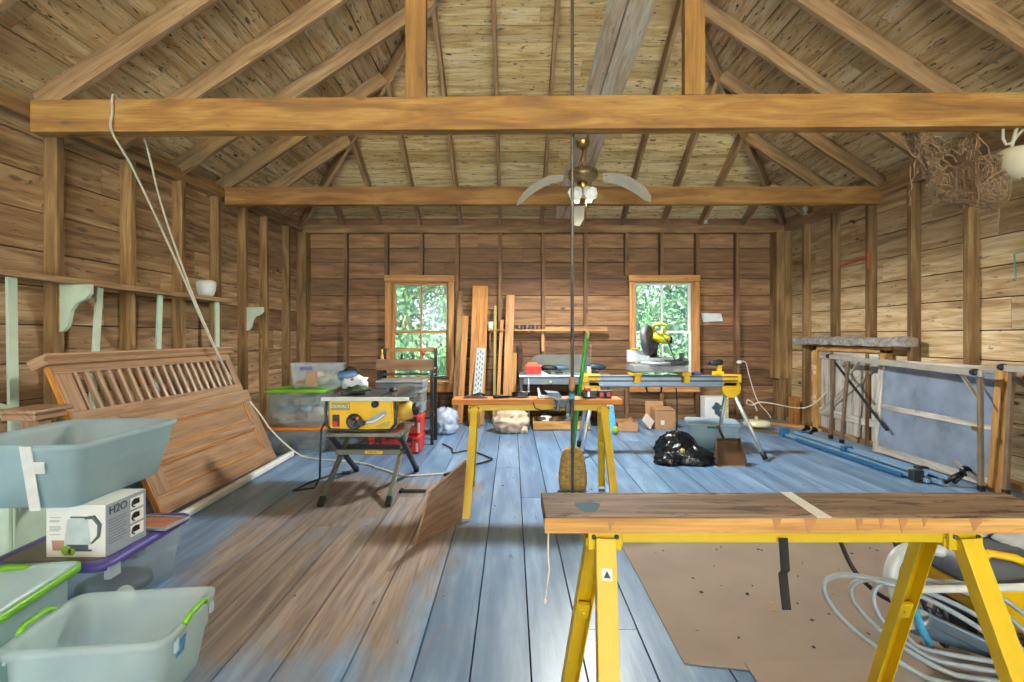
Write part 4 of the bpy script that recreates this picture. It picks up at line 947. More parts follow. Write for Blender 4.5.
MB().lathe([(.010, 0), (.013, .02), (.010, .045)], (.035, -.02, .03), (0, -1, 0), 12).build('crank_knob', M_ORNG, hw)
MB().lathe([(.05, 0), (.05, .006)], (0, .013, 0), (0, -1, 0), 20).build('wheel_back', M_DGREY, hw)
pa = [(0, 0), (.05, .005), (.11, .03), (.155, .065), (.175, .09), (.15, .115), (.1, .085), (.05, .06), (0, .035)]
MB().prism(pa, (-1.165, 3.973, .545), (1, 0, 0), (0, 0, 1), .004).build('bevel_scale', M_GREY, bd, True)
MB().prism([(0, .008), (.05, .014), (.1, .035), (.15, .075), (.143, .083), (.095, .047), (.05, .027), (0, .02)], (-1.16, 3.968, .548), (1, 0, 0), (0, 0, 1), .003).build('bevel_slot', M_WHITE, bd, True)
MB().prism([(0, 0), (.11, .005), (.12, .05), (.07, .04)], (-1.09, 3.974, .525), (1, 0, 0), (0, 0, 1), .004).build('scale_plate', simple('olive_plate', '#b3a24e', .5), bd, True)
MB().lathe([(.014, 0), (.014, .05), (.02, .052), (.02, .07)], (-1.17, 3.97, .565), (0, -1, 0), 12).build('lock_lever', M_BLK, bd, True)
MB().lathe([(.027, 0), (.027, .03), (.015, .032), (.015, .04)], (-1.085, 3.976, .71), (0, -1, 0), 16).build('rail_knob', M_DGREY, bd, True)
swi = MB().box(-1.425, -1.37, 3.962, 3.976, .53, .625).build('switch_box', M_DGREY, bd, True, bevel=.004)
MB().box(-1.418, -1.377, 3.945, 3.962, .535, .58).build('switch_paddle', M_RED, swi, True, bevel=.004)
MB().lathe([(.08, 0), (.085, .02), (.075, .11), (.05, .13)], (-.955, 4.2, .62), (1, 0, .1), 18).build('motor', simple('motor_tan', '#c9a23c', .45), sw, True)
MB().lathe([(.05, 0), (.055, .03), (.03, .05)], (-.83, 4.2, .635), (1, 0, .1), 14).build('motor_cap', M_BLK, sw, True)
g = MB().blob((-1.29, 4.16, .80), (.10, .12, .028), 5, .5, 2.5).tube([(-1.40, 4.1, .78), (-1.3, 4.2, .83), (-1.2, 4.25, .79)], .013, 6)
tag(g.build('blade_guard', simple('olive_black', '#38402f', .5), origin=(-1.29, 4.16, .77)), 'greenish black blade guard lying on the table saw top', 'guard')
tag(MB().blob((-1.02, 4.3, .79), (.035, .03, .022), 6, .4).build('fence_stop', M_DGREY), 'small dark stop block on the saw top behind the blade guard', 'block')
# blue power tool in a white sack on the rear corner of the saw
bgk = thing('tool_sack', 'white plastic sack behind the table saw top with a blue tool in it', 'sack', (-1.42, 4.40, .769))
MB().blob((-1.39, 4.40, .84), (.11, .07, .08), 8, .35, 2, 20, 14, flat=.769).build('sack_cloth', simple('white_sack', '#dde6ec', .4, 0, .1), bgk, True)
pt_ = thing('power_tool', 'blue power tool with black cord and red trigger above the white sack', 'power tool', (-1.42, 4.40, .88))
MB().loft([[(x_, 4.38+r_*math.cos(a), .905+r_*.9*math.sin(a)) for a in [2*math.pi*k/14 for k in range(14)]] for x_, r_ in ((-1.52, .03), (-1.51, .045), (-1.44, .05), (-1.38, .048), (-1.35, .03))]).build('housing', simple('tool_blue', '#5b7fa8', .4), pt_, True)
MB().tube([(-1.47, 4.37, .94), (-1.42, 4.37, .975), (-1.36, 4.37, .965), (-1.335, 4.37, .92)], .013, 8).build('handle', M_BLK, pt_, True)
MB().box(-1.40, -1.37, 4.325, 4.335, .865, .88).build('trigger', M_RED, pt_, True, bevel=.003)
# black cord from the saw
g = MB().tube([(-1.50, 4.05, .58), (-1.52, 3.98, .50), (-1.515, 3.95, .3), (-1.53, 3.98, .12), (-1.60, 4.05, .02), (-1.75, 4.0, .012), (-1.72, 4.2, .012), (-1.62, 4.45, .012), (-1.52, 4.5, .014)], .008, 8)
g.beam((-1.53, 4.5, .016), (-1.46, 4.52, .016), .03, .025)
g.build('power_cord', M_BLK, sw, True)

# ---------------------------------------------------------------- red tool boxes and the rack behind
def toolbox(x0, x1, y0, y1, z0, z1, label):
    t = thing('toolbox', label, 'tool box', ((x0+x1)/2, (y0+y1)/2, z0), group='red stacking tool boxes')
    zs = z0+(z1-z0)*.72; w = x1-x0
    MB().loft([rrect((x0+x1)/2, (y0+y1)/2, w/2-.015, (y1-y0)/2-.015, .03, z0), rrect((x0+x1)/2, (y0+y1)/2, w/2, (y1-y0)/2, .03, z0+.02), rrect((x0+x1)/2, (y0+y1)/2, w/2, (y1-y0)/2, .03, zs-.006)], smooth=False).build('body', M_RED, t, True)
    MB().loft([rrect((x0+x1)/2, (y0+y1)/2, w/2+.006, (y1-y0)/2+.006, .03, zs), rrect((x0+x1)/2, (y0+y1)/2, w/2+.006, (y1-y0)/2+.006, .03, z1-.03), rrect((x0+x1)/2, (y0+y1)/2, w/2-.02, (y1-y0)/2-.02, .03, z1)], smooth=False).build('lid', M_RED, t, True)
    MB().box(x0+.01, x1-.01, y0-.004, y1+.004, zs-.008, zs+.002).build('seam', M_BLK, t, True)
    for k in (.2, .5, .8):
        xx = x0+w*k
        lt = MB().box(xx-.035, xx+.035, y0-.018, y0, zs-.07, zs+.035).build('latch', M_BLK if k != .5 else M_RED, t, True, bevel=.005)
        if k != .5: MB().box(xx-.022, xx+.022, y0-.022, y0-.017, zs-.055, zs-.02).build('latch_tab', M_RED, lt, True)
    MB().tube([(x0+w*.35, y0-.006, z1-.035), (x0+w*.36, y0-.035, z1-.03), (x0+w*.64, y0-.035, z1-.03), (x0+w*.65, y0-.006, z1-.035)], .011, 8).build('handle', M_BLK, t, True)
    for k in (0.05, .95):
        MB().box(x0+w*k-.012, x0+w*k+.012, y0-.006, y0+.01, z0+.02, zs-.03).build('corner_guard', M_LGREY, t, True, bevel=.003)
    return t
toolbox(-1.53, -.98, 5.30, 5.62, 0, .20, 'red hard tool box on the floor behind the table saw, bottom of its stack')
toolbox(-1.34, -.97, 5.30, 5.60, .202, .42, 'smaller red tool box on top of the other red box behind the saw')
ob2 = thing('organizer_box', 'clear grey small-parts box on top of the red tool boxes', 'box', (-1.05, 5.45, .422))
MB().box(-1.16, -.95, 5.32, 5.58, .422, .64).build('box_body', P_CLEAR, ob2, True, bevel=.015)
MB().box(-1.165, -.945, 5.315, 5.585, .645, .69).build('lid', P_BLUE, ob2, True, bevel=.012)
MB().box(-1.09, -1.02, 5.308, 5.32, .60, .66).build('latch', M_GREY, ob2, True, bevel=.004)
MB().box(-1.15, -.96, 5.33, 5.57, .43, .52).build('inner_tray', M_GREY, ob2, True, bevel=.004)
gl = thing('case', 'flat grey case lying on the clear small-parts box', 'case', (-1.25, 5.45, .692))
MB().box(-1.45, -.94, 5.3, 5.62, .692, .75).build('case_body', M_GREY, gl, True, bevel=.012)
MB().box(-1.45, -.94, 5.295, 5.625, .752, .775).build('case_lid', M_LGREY, gl, True, bevel=.01)

rk = thing('tool_rack', 'black metal rack with a brown wooden tray front, standing before the left window', 'rack', (-1.21, 5.9, 0))
xs_ = (X(379, 5.75), X(432, 5.75))
for x_ in xs_:
    for y_ in (5.75, 6.02):
        MB().box(x_-.018, x_+.018, y_-.018, y_+.018, 0, 1.10 if y_ > 5.9 else 1.0, 2).build('leg', M_BLK, rk, True, bevel=.003)
MB().box(xs_[0]-.02, xs_[1]+.01, 5.70, 5.73, .86, .985, 0).build('tray_front', W_PLY, rk, True, bevel=.003)
MB().box(xs_[0]-.02, xs_[1]+.01, 6.04, 6.06, 1.06, 1.11, 0).build('back_rail', W_STUD, rk, True, bevel=.003)
MB().box(xs_[0]-.02, xs_[1]+.01, 5.73, 6.04, .86, .88, 0).build('tray_floor', W_PLY, rk, True)
g = MB()
for k in range(12):
    y_ = 5.74+.025*k; g.tube([(xs_[0], y_, .80), (xs_[1], y_, .80)], .003, 5)
for k in range(5):
    x_ = xs_[0]+(xs_[1]-xs_[0])*k/4; g.tube([(x_, 5.74, .797), (x_, 6.03, .797)], .004, 5)
g.build('wire_shelf', M_LGREY, rk, True)
MB().box(xs_[0], xs_[1], 5.73, 6.04, .30, .32).build('lower_shelf', M_DGREY, rk, True)
MB().lathe([(.015, 0), (.09, .006), (.10, .022), (.09, .018), (.015, .01)], (xs_[1]+.10, 5.8, .755), (0, 0, 1), 20).build('side_dish', M_BLK, rk, True)
MB().beam((xs_[1], 5.78, .765), (xs_[1]+.06, 5.8, .762), .02, .012).build('dish_arm', M_BLK, rk, True)
for k, (nm, lab, px, h, r_, m_) in enumerate((('marker_bottle', 'yellow-capped bottle at the left end of the rack tray', 382, .20, .022, M_YELD), ('glue_bottle', 'dark round-topped bottle left of centre in the rack tray', 402, .15, .03, M_BLK), ('oil_can', 'dark round-topped can right of centre in the rack tray', 413, .14, .032, M_DGREY))):
    x_ = X(px, 5.87); t = thing(nm, lab, 'bottle', (x_, 5.87, .881))
    MB().lathe([(r_*.95, 0), (r_, .01), (r_, h*.65), (r_*.5, h*.8), (r_*.45, h*.85)], (x_, 5.87, .881), seg=14).build('bottle_body', W_PINE if k == 0 else m_, t, True)
    MB().lathe([(r_*.5, h*.85), (r_*.55, h), (r_*.3, h*1.08)], (x_, 5.87, .881), seg=12).build('cap', m_, t, True)
t = thing('hand_tool', 'hand tool with a red grip slanting out of the right end of the rack tray', 'tool', (X(426, 5.87), 5.87, .882))
MB().beam((X(427, 5.87), 5.87, .884), (X(424, 5.87), 5.87, 1.03), .02, .012).build('shaft', M_LGREY, t, True)
MB().tube([(X(424, 5.87), 5.87, 1.02), (X(422, 5.87), 5.87, 1.08)], .014, 8).build('grip', M_RED, t, True)

# ---------------------------------------------------------------- bins by the left wall near the back
def stack_bin(name, label, x0, x1, y0, y1, z0, h, lidmat, plast, rot=0, lidh=.03):
    t = thing(name, label, 'storage bin', ((x0+x1)/2, (y0+y1)/2, z0), rot)
    L, W = x1-x0, y1-y0
    bin_body(L, W, h, .035).build('tub', plast, t)
    if lidmat: lid(L, W, h+.012, lidh, .04, .04).build('lid', lidmat, t)
    return t
stack_bin('lidded_bin', 'clear bin with an orange-brown lid, bottom of the stack by the left wall', -2.56, -1.98, 5.22, 5.6, 0, .275, M_ORNG, P_CLEAR)
stack_bin('lidded_bin', 'clear bin with a bright green lid full of crumpled stuff, middle of the stack', -2.58, -1.97, 5.22, 5.62, .288, .385, M_GREEN, P_CLEAR)
top = stack_bin('storage_bin', 'open clear bin with a purple tag on top of the green-lidded bin', -2.36, -1.83, 5.25, 5.58, .688, .27, None, P_CLEAR, math.radians(8))
MB().box(-.15, -.02, -.172, -.166, .205, .24).build('purple_tag', M_PURP, top)
def heap(name, label, x0, x1, y0, y1, z0, z1, mats, n, seed, cat):
    g = MB(); rs = random.Random(seed)
    for k in range(n):
        c = (rs.uniform(x0, x1), rs.uniform(y0, y1), rs.uniform(z0, z1)); s_ = rs.uniform(.05, .09)
        g.blob(c, (s_*1.2, s_, s_*.7), seed+k, .55, 2.6, 12, 8, mat=k % len(mats), flat=z0)
    return tag(g.build(name, mats), label, cat, kind='stuff')
M_STF1 = simple('crumpled_paper', '#b5a890', .85, 0, .35, 14); M_STF2 = simple('crumpled_cloth_blue', '#7fa6c4', .8, 0, .3, 9); M_STF3 = simple('crumpled_brown', '#80705c', .85, 0, .3, 10)
heap('crumpled_packing', 'crumpled beige and blue packing filling the green-lidded bin', -2.46, -2.08, 5.32, 5.5, .32, .56, [M_STF1, M_STF1, M_STF2, M_STF3], 22, 31, 'packing')
heap('crumpled_packing', 'crumpled light packing filling the open clear bin on the stack', -2.28, -1.95, 5.34, 5.5, .715, .84, [M_STF1, M_STF1, M_ORNG], 10, 61, 'packing')
heap('folded_odds', 'dark and reddish odds lying in the orange-lidded bin', -2.45, -2.1, 5.32, 5.5, .03, .12, [M_STF3, M_RUST, M_DGREY], 9, 91, 'odds')
tag(MB().box(-2.18, -2.06, 5.29, 5.30, .72, .88).build('orange_card', M_ORNG), 'orange card standing inside the open clear bin on the stack', 'card')
tag(MB().tube([(-2.35, 5.25, .30), (-2.2, 5.2, .288)], .01, 6).build('x', M_TAN), 'x', 'x') if False else None

# ---------------------------------------------------------------- cords
g = MB()
A = [(-2.68, 3.43, 2.85), (-2.685, 3.365, 2.872), (-2.69, 3.365, 2.75), (-2.69, 3.365, 2.62), (-2.70, 3.58, 2.42), (-2.71, 4.0, 1.9), (-2.73, 4.5, 1.25), (-2.74, 4.88, .83), (-2.56, 5.0, .52), (-2.42, 5.06, .28), (-2.2, 5.1, .06), (-2.0, 5.05, .012), (-1.5, 4.9, .010), (-1.2, 4.65, .010), (-.95, 4.45, .010), (-.72, 4.48, .010), (-.55, 4.52, .010)]
def smooth_path(p, k=6):
    p = [Vector(q) for q in p]; o = []
    for i in range(len(p)-1):
        a, b_, c, d = p[max(i-1, 0)], p[i], p[i+1], p[min(i+2, len(p)-1)]
        for j in range(k):
            t = j/k; o.append(.5*((2*b_)+(c-a)*t+(2*a-5*b_+4*c-d)*t*t+(3*b_-a-3*c+d)*t**3))
    return o+[p[-1]]
tag(g.tube(smooth_path(A), .008, 7).build('long_rope', M_ROPE, origin=(-2.0, 5.05, 0)), 'long white rope dropping from the near tie beam over the panelling and across the floor', 'rope')
Bp = [(-2.63, 3.49, 2.83), (-2.625, 3.6, 2.6), (-2.65, 3.8, 2.2), (-2.69, 4.2, 1.62), (-2.72, 4.6, 1.12), (-2.735, 4.87, .83), (-2.64, 4.93, .64)]
tag(MB().tube(smooth_path(Bp), .007, 7).build('short_rope', M_ROPE), 'shorter white rope strand hanging from behind the near tie beam to the panelling', 'rope')
g = MB().tube(smooth_path([(-.55, 4.52, .012), (-.42, 4.75, .012), (-.28, 4.9, .012), (-.2, 5.0, .012)]), .009, 7).tube(smooth_path([(-.2, 5.05, .012), (-.45, 5.4, .012), (-.62, 5.3, .012), (-.66, 5.5, .012), (-.8, 5.75, .012)]), .008, 7)
g.beam((-.6, 4.45, .014), (-.5, 4.56, .014), .025, .022)
tag(g.build('extension_cord', M_BLK, origin=(-.4, 4.9, 0)), 'black extension cord on the floor near the leg of the middle sawhorse', 'cord')
g = MB().box(-.90, -.69, 3.98, 4.03, .001, .016, 0).box(-.90, -.88, 3.98, 4.05, .001, .022)
tag(g.build('pry_bar', M_BLK, bevel=.003), 'flat black bar lying on the floor beside the tilted board', 'bar')

# ---------------------------------------------------------------- lumber leaning on the back wall
def lumber(name, label, pxt, pyt, pxb, pyb, w, mat, yt=7.46, yb=None, th=.025, cat='board'):
    yb = yb or FPX*EYE/(pyb-HZ)
    a = P(pxb, HZ, yb); a.z = .006; b_ = P(pxt, pyt, yt)
    return tag(MB().beam(a, b_, w, th, (0, -1, 0), R(.3, .7)).build(name, mat, bevel=.003), label, cat)
lumber('leaning_board', 'thin strip of wood leaning beside the left window, first of the leaning lumber', 461, 291, 454.5, 426, .075, W_STUD, yb=7.0)
lumber('leaning_board', 'narrow orange board leaning just right of the thin strip by the left window', 465.5, 316, 459, 424, .10, W_PINE, yb=7.12)
lumber('leaning_board', 'wide tall tan board leaning on the back wall, broadest of the leaning lumber', 480.5, 286, 476, 426, .23, wood('wide_board', '#a86c34', '#c48a4c', '#d39a5e', .95, 1.05, knots=.3), yb=7.0)
pp = lumber('perforated_strip', 'grey perforated metal strip propped in front of the wide tall board', 481, 348, 475, 415, .13, M_LGREY, yt=7.22, yb=6.88, th=.006, cat='metal strip')
ppm = MB(); a0 = P(475, HZ, 6.88); a0.z = .006; b0 = P(481, 348, 7.22); dd = (b0-a0); sd = Vector((1, 0, 0))
for k in range(14):
    for q in (-.035, 0.0, .035):
        c = a0+dd*((k+.5+(.35 if q == 0 else 0))/14.6)+sd*q+Vector((0, -.0045, 0)); ppm.beam(c-dd.normalized()*.017, c+dd.normalized()*.017, .012, .002, (0, -1, 0))
hh = ppm.build('slots', M_DGREY, pp, True); tag(hh, kind='stuff')
tag(MB().box(X(477, 6.83)-.045, X(477, 6.83)+.045, 6.78, 6.84, .001, .30, 2).build('wood_offcut', W_PLY, bevel=.003), 'brown offcut standing upright at the foot of the perforated strip', 'offcut')
lumber('leaning_lath', 'thin greenish lath leaning right of the wide tall board', 495.5, 306, 494, 424, .038, wood('lath', '#8a7a3c', '#a8985a', '#b8a868', .9, 1.1, knots=.1), yb=7.1, cat='lath')
lumber('leaning_lath', 'light lath tilted between the thin lath and the tall knotty board', 502, 320, 497, 422, .05, W_PINE, yb=7.15, cat='lath')
lumber('leaning_board', 'tall knotty orange board leaning on the back wall, right end of the lumber', 510.5, 295, 506.5, 424, .125, W_PINE, yb=7.1)
lumber('leaning_board', 'short pale board leaning right of the tall knotty board', 514.5, 353, 513, 422, .07, W_EDGE, yb=7.2)
tag(MB().prism([(0, 0), (.05, 0), (.075, .3), (.06, .5), (.02, .56), (.0, .3)], P(518, 377, 7.45), (1, 0, 0), (0, 0, 1), .02).build('hand_saw', W_DARK), 'dark old saw blade hung on the back wall above the steel table end', 'saw')
tag(MB().box(X(447, 6.8)-.06, X(459, 6.8), 6.72, 6.84, .001, .035, 0).build('wood_block', W_WHITE, bevel=.003), 'pale wood block on the floor at the foot of the lumber', 'block')

# shelf on the back wall with jars
sh = thing('wall_shelf', 'thin wooden shelf with a bracket strip on the back wall between the windows', 'shelf', (.5, 7.42, 1.33))
MB().box(X(488, 7.4), X(607, 7.4), 7.36, 7.50, 1.325, 1.347, 0).build('shelf_board', W_PINE, sh, True, bevel=.002)
MB().box(X(545, 7.4), X(607, 7.4), 7.36, 7.385, 1.345, 1.385, 0).build('front_lip', W_STUD, sh, True, bevel=.002)
MB().box(X(543, 7.44)-.02, X(543, 7.44)+.02, 7.46, 7.50, 1.02, 1.325, 2).build('strip_bracket', W_PINE, sh, True)
MB().box(X(490, 7.44)-.01, X(490, 7.44)+.01, 7.46, 7.5, 1.05, 1.325, 2).build('strip_bracket', W_PINE, sh, True)
tag(MB().lathe([(.035, 0), (.042, .01), (.045, .11), (.04, .115)], (X(490.5, 7.43), 7.43, 1.3475), seg=16).build('pale_cup', M_MINT), 'pale green cup on the left end of the back wall shelf', 'cup')
for k, (px, lab) in enumerate(((519, 'dark lidded jar on the back shelf, first of three beside the knotty board'), (527, 'dark lidded jar in the middle of the three on the back shelf'), (535, 'dark lidded jar at the right of the three on the back shelf'))):
    t = thing('jar', lab, 'jar', (X(px, 7.43), 7.43, 1.3475), group='dark jars on the back wall shelf')
    MB().lathe([(.036, 0), (.042, .008), (.042, .05), (.034, .058)], seg=16).build('jar_body', simple('jar_dark', '#5c4d4a', .25), t)
    MB().lathe([(.037, .058), (.037, .075), (.034, .077)], seg=16).build('lid', simple('jar_lid', '#8b8480', .4), t)

# ---------------------------------------------------------------- steel table at the back wall, with its clutter
tb = thing('steel_table', 'old grey steel work table with a shaped splashback by the back wall', 'table', (.75, 7.0, 0))
x0, x1 = X(519, 6.7), X(612, 6.7)
MB().hexa([(x0, 6.68, .70), (x1, 6.68, .70), (x1-.06, 7.3, .70), (x0+.02, 7.3, .70), (x0, 6.68, .728), (x1, 6.68, .728), (x1-.06, 7.3, .728), (x0+.02, 7.3, .728)]).build('table_top', M_LGREY, tb, True, bevel=.004)
MB().prism([(0, 0), (0, .02), (.14, .22), (.22, .25), (.88, .25), (.98, .2), (1.08, .02), (1.08, 0)], (x0+.08, 7.30, .73), (1, 0, 0), (0, 0, 1), .02).build('splashback', simple('dull_grey_green', '#6a6c66', .5, .3), tb, True)
for x_, y_ in ((x0+.03, 6.74), (x1-.05, 6.74), (x0+.05, 7.24), (x1-.1, 7.24)):
    MB().box(x_-.022, x_+.022, y_-.022, y_+.022, 0, .70, 2).build('leg', M_DGREY if y_ < 7 else W_DARK, tb, True)
MB().box(x0+.06, x1-.08, 6.70, 6.72, .60, .695).build('apron', simple('slate_apron', '#69757a', .5, .3), tb, True, bevel=.003)
MB().box(x0+.1, x1-.12, 6.74, 7.22, .28, .44).build('lower_drawer', simple('slate_drawer', '#3e4446', .5, .3), tb, True, bevel=.006)
MB().lathe([(.012, 0), (.016, .02)], ((x0+x1)/2-.2, 6.70, .64), (0, -1, 0), 10).build('knob', M_TAN, tb, True)
pipe = MB().tube([(X(528.5, 6.55), 6.55, .70), (X(528.5, 6.55), 6.55, .55), (X(529, 6.55), 6.55, .0)], [.016, .012, .012], 10).lathe([(.03, 0), (.03, .012)], (X(529, 6.55), 6.55, 0), seg=12).lathe([(.02, 0), (.02, .03)], (X(528.5, 6.55), 6.55, .5), seg=10)
tag(pipe.build('metal_rod', M_GREY), 'slender metal rod standing on the floor before the steel table', 'rod')
zt = .7285
rb = thing('red_box', 'bright red box with a wood piece on it, left on the steel table', 'box', (X(533, 6.75), 6.78, zt))
MB().box(X(526, 6.75), X(541, 6.75), 6.72, 6.86, zt, zt+.125).build('box_body', M_RED, rb, True, bevel=.006)
MB().box(X(525.5, 6.75), X(541.5, 6.75), 6.715, 6.865, zt+.108, zt+.13).build('rim', simple('pale_red_rim', '#d8665a', .5), rb, True)
tag(MB().box(X(527, 6.82), X(537, 6.82), 6.74, 6.84, zt+.131, zt+.165, 0).build('wood_scrap', W_PINE, bevel=.003), 'tan wood scrap on top of the bright red box', 'scrap')
def cordless(name, label, px, y, z, s, col):
    t = thing(name, label, 'power tool', (X(px, y), y, z)); x_ = X(px, y)
    MB().tube([(x_-.09*s, y, z+.06*s), (x_-.05*s, y, z+.075*s), (x_+.06*s, y, z+.07*s), (x_+.10*s, y, z+.06*s)], [.022*s, .034*s, .03*s, .014*s], 12).build('housing', col, t, True)
    MB().hexa([(x_-.04*s, y-.02*s, z+.02*s), (x_+.0*s, y-.02*s, z+.02*s), (x_+.0*s, y+.02*s, z+.02*s), (x_-.04*s, y+.02*s, z+.02*s), (x_-.03*s, y-.018*s, z+.06*s), (x_+.01*s, y-.018*s, z+.06*s), (x_+.01*s, y+.018*s, z+.06*s), (x_-.03*s, y+.018*s, z+.06*s)]).build('grip', M_BLK, t, True, bevel=.004)
    MB().box(x_-.07*s, x_+.02*s, y-.035*s, y+.035*s, z, z+.03*s).build('battery', M_BLK, t, True, bevel=.005)
    return t
cordless('cordless_tool', 'black cordless tool lying left of the pole on the steel table', 549, 6.9, zt, 1.15, M_BLK)
cordless('cordless_tool', 'blue-bodied cordless tool beside the pole on the steel table', 561, 6.95, zt, 1.1, simple('slate_blue', '#47627a', .4))
cordless('cordless_tool', 'dark cordless tool right of the broom stick on the steel table', 596, 6.95, zt, 1.35, simple('dark_teal', '#2c4052', .4))
jr = thing('spray_jar', 'cream and green jar on the steel table right of the broom stick', 'jar', (X(589, 6.8), 6.8, zt))
MB().lathe([(.03, 0), (.034, .01), (.034, .07), (.026, .085)], seg=14).build('jar_body', simple('cream_green', '#c7c49a', .4), jr)
MB().lathe([(.028, .085), (.028, .105)], seg=14).build('lid', M_WHITE, jr)
tag(MB().hexa([(X(540, 6.75), 6.74, zt), (X(549, 6.75), 6.72, zt), (X(549, 6.75), 6.84, zt), (X(541, 6.75), 6.86, zt), (X(541, 6.75), 6.76, zt+.05), (X(546, 6.75), 6.76, zt+.02), (X(546, 6.75), 6.83, zt+.02), (X(541, 6.75), 6.84, zt+.05)]).build('paper_wad', M_CLOTH, bevel=.006), 'folded white paper beside the red box on the steel table', 'paper')
tag(MB().lathe([(.008, 0), (.008, .36)], (X(590.5, 7.2), 7.2, zt), (.02, 0, 1), 10).lathe([(.018, .34), (.012, .40)], (X(590.5, 7.2), 7.2, zt), (.02, 0, 1), 10).build('dowel', simple('red_brown_dowel', '#8a6a60', .5)), 'thin upright dowel at the back of the steel table near the broom stick', 'dowel')
# crates of clutter under the table
ck = thing('low_crate', 'long low wooden crate of oddments on the floor under the steel table', 'crate', (.7, 6.85, 0))
cx0, cx1 = X(533, 6.65), X(590, 6.65)
g = MB().box(cx0, cx1, 6.62, 6.64, .0, .12, 0).box(cx0, cx1, 7.06, 7.08, .0, .12, 0).box(cx0, cx0+.02, 6.64, 7.06, 0, .12, 1).box(cx1-.02, cx1, 6.64, 7.06, 0, .12, 1).box(cx0, cx1, 6.62, 7.08, .0, .012, 0)
g.build('crate_sides', W_EDGE, ck, True)
heap('oddments', 'dusty oddments heaped in the low crate under the steel table', cx0+.1, cx1-.1, 6.74, 6.96, .05, .14, [M_RUST, simple('mauve_odds', '#8a7078', .7), M_TAPE, M_DGREY], 14, 200, 'oddments')

# ---------------------------------------------------------------- bags on the floor
bg = thing('plastic_bag', 'crumpled cream plastic bag on the floor under the tool plank', 'bag', (X(511, 6.5), 6.5, 0))
MB().blob((X(511, 6.5), 6.5, .15), (.21, .17, .165), 12, .34, 2.9, 34, 24, flat=.003, ridged=True).build('bag_body', M_TAN, bg, True)
MB().blob((X(523, 6.5), 6.42, .05), (.06, .05, .055), 14, .4, 2, flat=.003).build('knot', M_TAN, bg, True)
MB().tube([(X(505, 6.5), 6.45, .26), (X(509, 6.5), 6.42, .33), (X(514, 6.5), 6.45, .29)], [.02, .03, .015], 8).build('bag_mouth', M_TAN, bg, True)
bg2 = thing('plastic_bag', 'crumpled grey-blue plastic bag on the floor right of the black rack', 'bag', (X(445, 6.4), 6.4, 0))
MB().blob((X(445, 6.4), 6.4, .15), (.16, .14, .16), 18, .4, 3.0, 32, 22, flat=.003, ridged=True).build('bag_body', simple('grey_blue_bag', '#aeb9cc', .35, 0, .2), bg2, True)
MB().blob((X(438, 6.4), 6.36, .06), (.09, .07, .07), 22, .4, 2, flat=.003).build('bag_fold', simple('grey_bag_fold', '#8c94a0', .4), bg2, True)
bb = thing('gift_bag', 'sky blue speckled bag standing by the right leg of the middle sawhorse', 'bag', (X(608, 6.4), 6.4, 0))
MB().hexa([(X(601, 6.4), 6.35, .0), (X(616, 6.4), 6.35, .0), (X(616, 6.4), 6.47, .0), (X(601, 6.4), 6.47, .0), (X(600, 6.4), 6.38, .36), (X(613.5, 6.4), 6.38, .36), (X(613.5, 6.4), 6.45, .36), (X(600, 6.4), 6.45, .36)]).build('bag_body', simple('speckled_blue', '#5bb0d8', .5, 0, .35, 60), bb, True, bevel=.006)
MB().blob((X(615, 6.36), 6.34, .06), (.04, .03, .05), 2, .3, flat=.002).build('green_print', simple('lime_tag', '#a8b53c', .6), bb, True)
tag(MB().hexa([(X(601.5, 6.42), 6.40, .362), (X(612.5, 6.42), 6.40, .362), (X(612.5, 6.42), 6.43, .362), (X(601.5, 6.42), 6.43, .362), (X(602, 6.42), 6.40, .42), (X(611, 6.42), 6.40, .43), (X(611, 6.42), 6.43, .43), (X(602, 6.42), 6.43, .42)]).build('tissue_paper', M_WHITE, bevel=.004), 'white tissue sticking out of the sky blue bag', 'paper')

tbg = thing('trash_bag', 'shiny black plastic trash bag slumped on the blue floor', 'bag', (X(681, 5.0), 5.0, 0))
random.seed(5)
MB().blob((X(676, 5.05), 5.05, .07), (.20, .17, .19), 41, .32, 2.6, 34, 22, flat=.003, ridged=True).build('bag_body', M_BAG, tbg, True)
MB().blob((X(693, 4.95), 4.95, .03), (.19, .15, .11), 47, .4, 2.8, 28, 18, flat=.003, ridged=True).build('bag_fold', M_BAG, tbg, True)
MB().blob((X(668, 4.9), 4.9, .03), (.12, .10, .07), 53, .4, 2.8, 24, 16, flat=.003, ridged=True).build('bag_fold', M_BAG, tbg, True)
MB().blob((X(681, 4.9), 4.86, .135), (.025, .02, .022), 3, .4).build('yellow_scrap', simple('tan_scrap', '#b8a45a', .6), tbg, True)
random.seed(99)
dp = thing('dustpan', 'brown metal dustpan with a black handle leaning before the clear bin', 'dustpan', (X(731, 4.85), 4.85, 0))
y0 = 4.80
a, b_, c, d = Vector((X(716, y0), y0, .004)), Vector((X(745.5, y0), y0, .004)), Vector((X(738, 4.94), 4.94, .215)), Vector((X(715, 4.94), 4.94, .215))
nn = (b_-a).cross(d-a).normalized()
MB().hexa([a, b_, c, d, a-nn*.006, b_-nn*.006, c-nn*.006, d-nn*.006]).build('pan', M_RUST, dp, True, bevel=.002)
up_ = nn if nn.y < 0 else -nn
g = MB().beam(a+up_*.02, d+up_*.03, .006, .055, nn).beam(b_+up_*.02, c+up_*.03, .006, .055, nn).beam(d+up_*.03, c+up_*.03, .006, .07, nn)
g.build('pan_wall', M_RUST, dp, True)
MB().tube([(d+c)/2+Vector((-.02, 0, .01)), (d+c)/2+Vector((-.05, .02, .08)), (d+c)/2+Vector((-.075, .02, .15))], [.012, .014, .012], 8).build('handle', M_BLK, dp, True)
MB().beam(a+Vector((0, -.006, 0)), b_+Vector((0, -.006, 0)), .006, .012, (0, 0, 1)).build('lip', simple('worn_lip', '#a07a4a', .5, .4), dp, True)

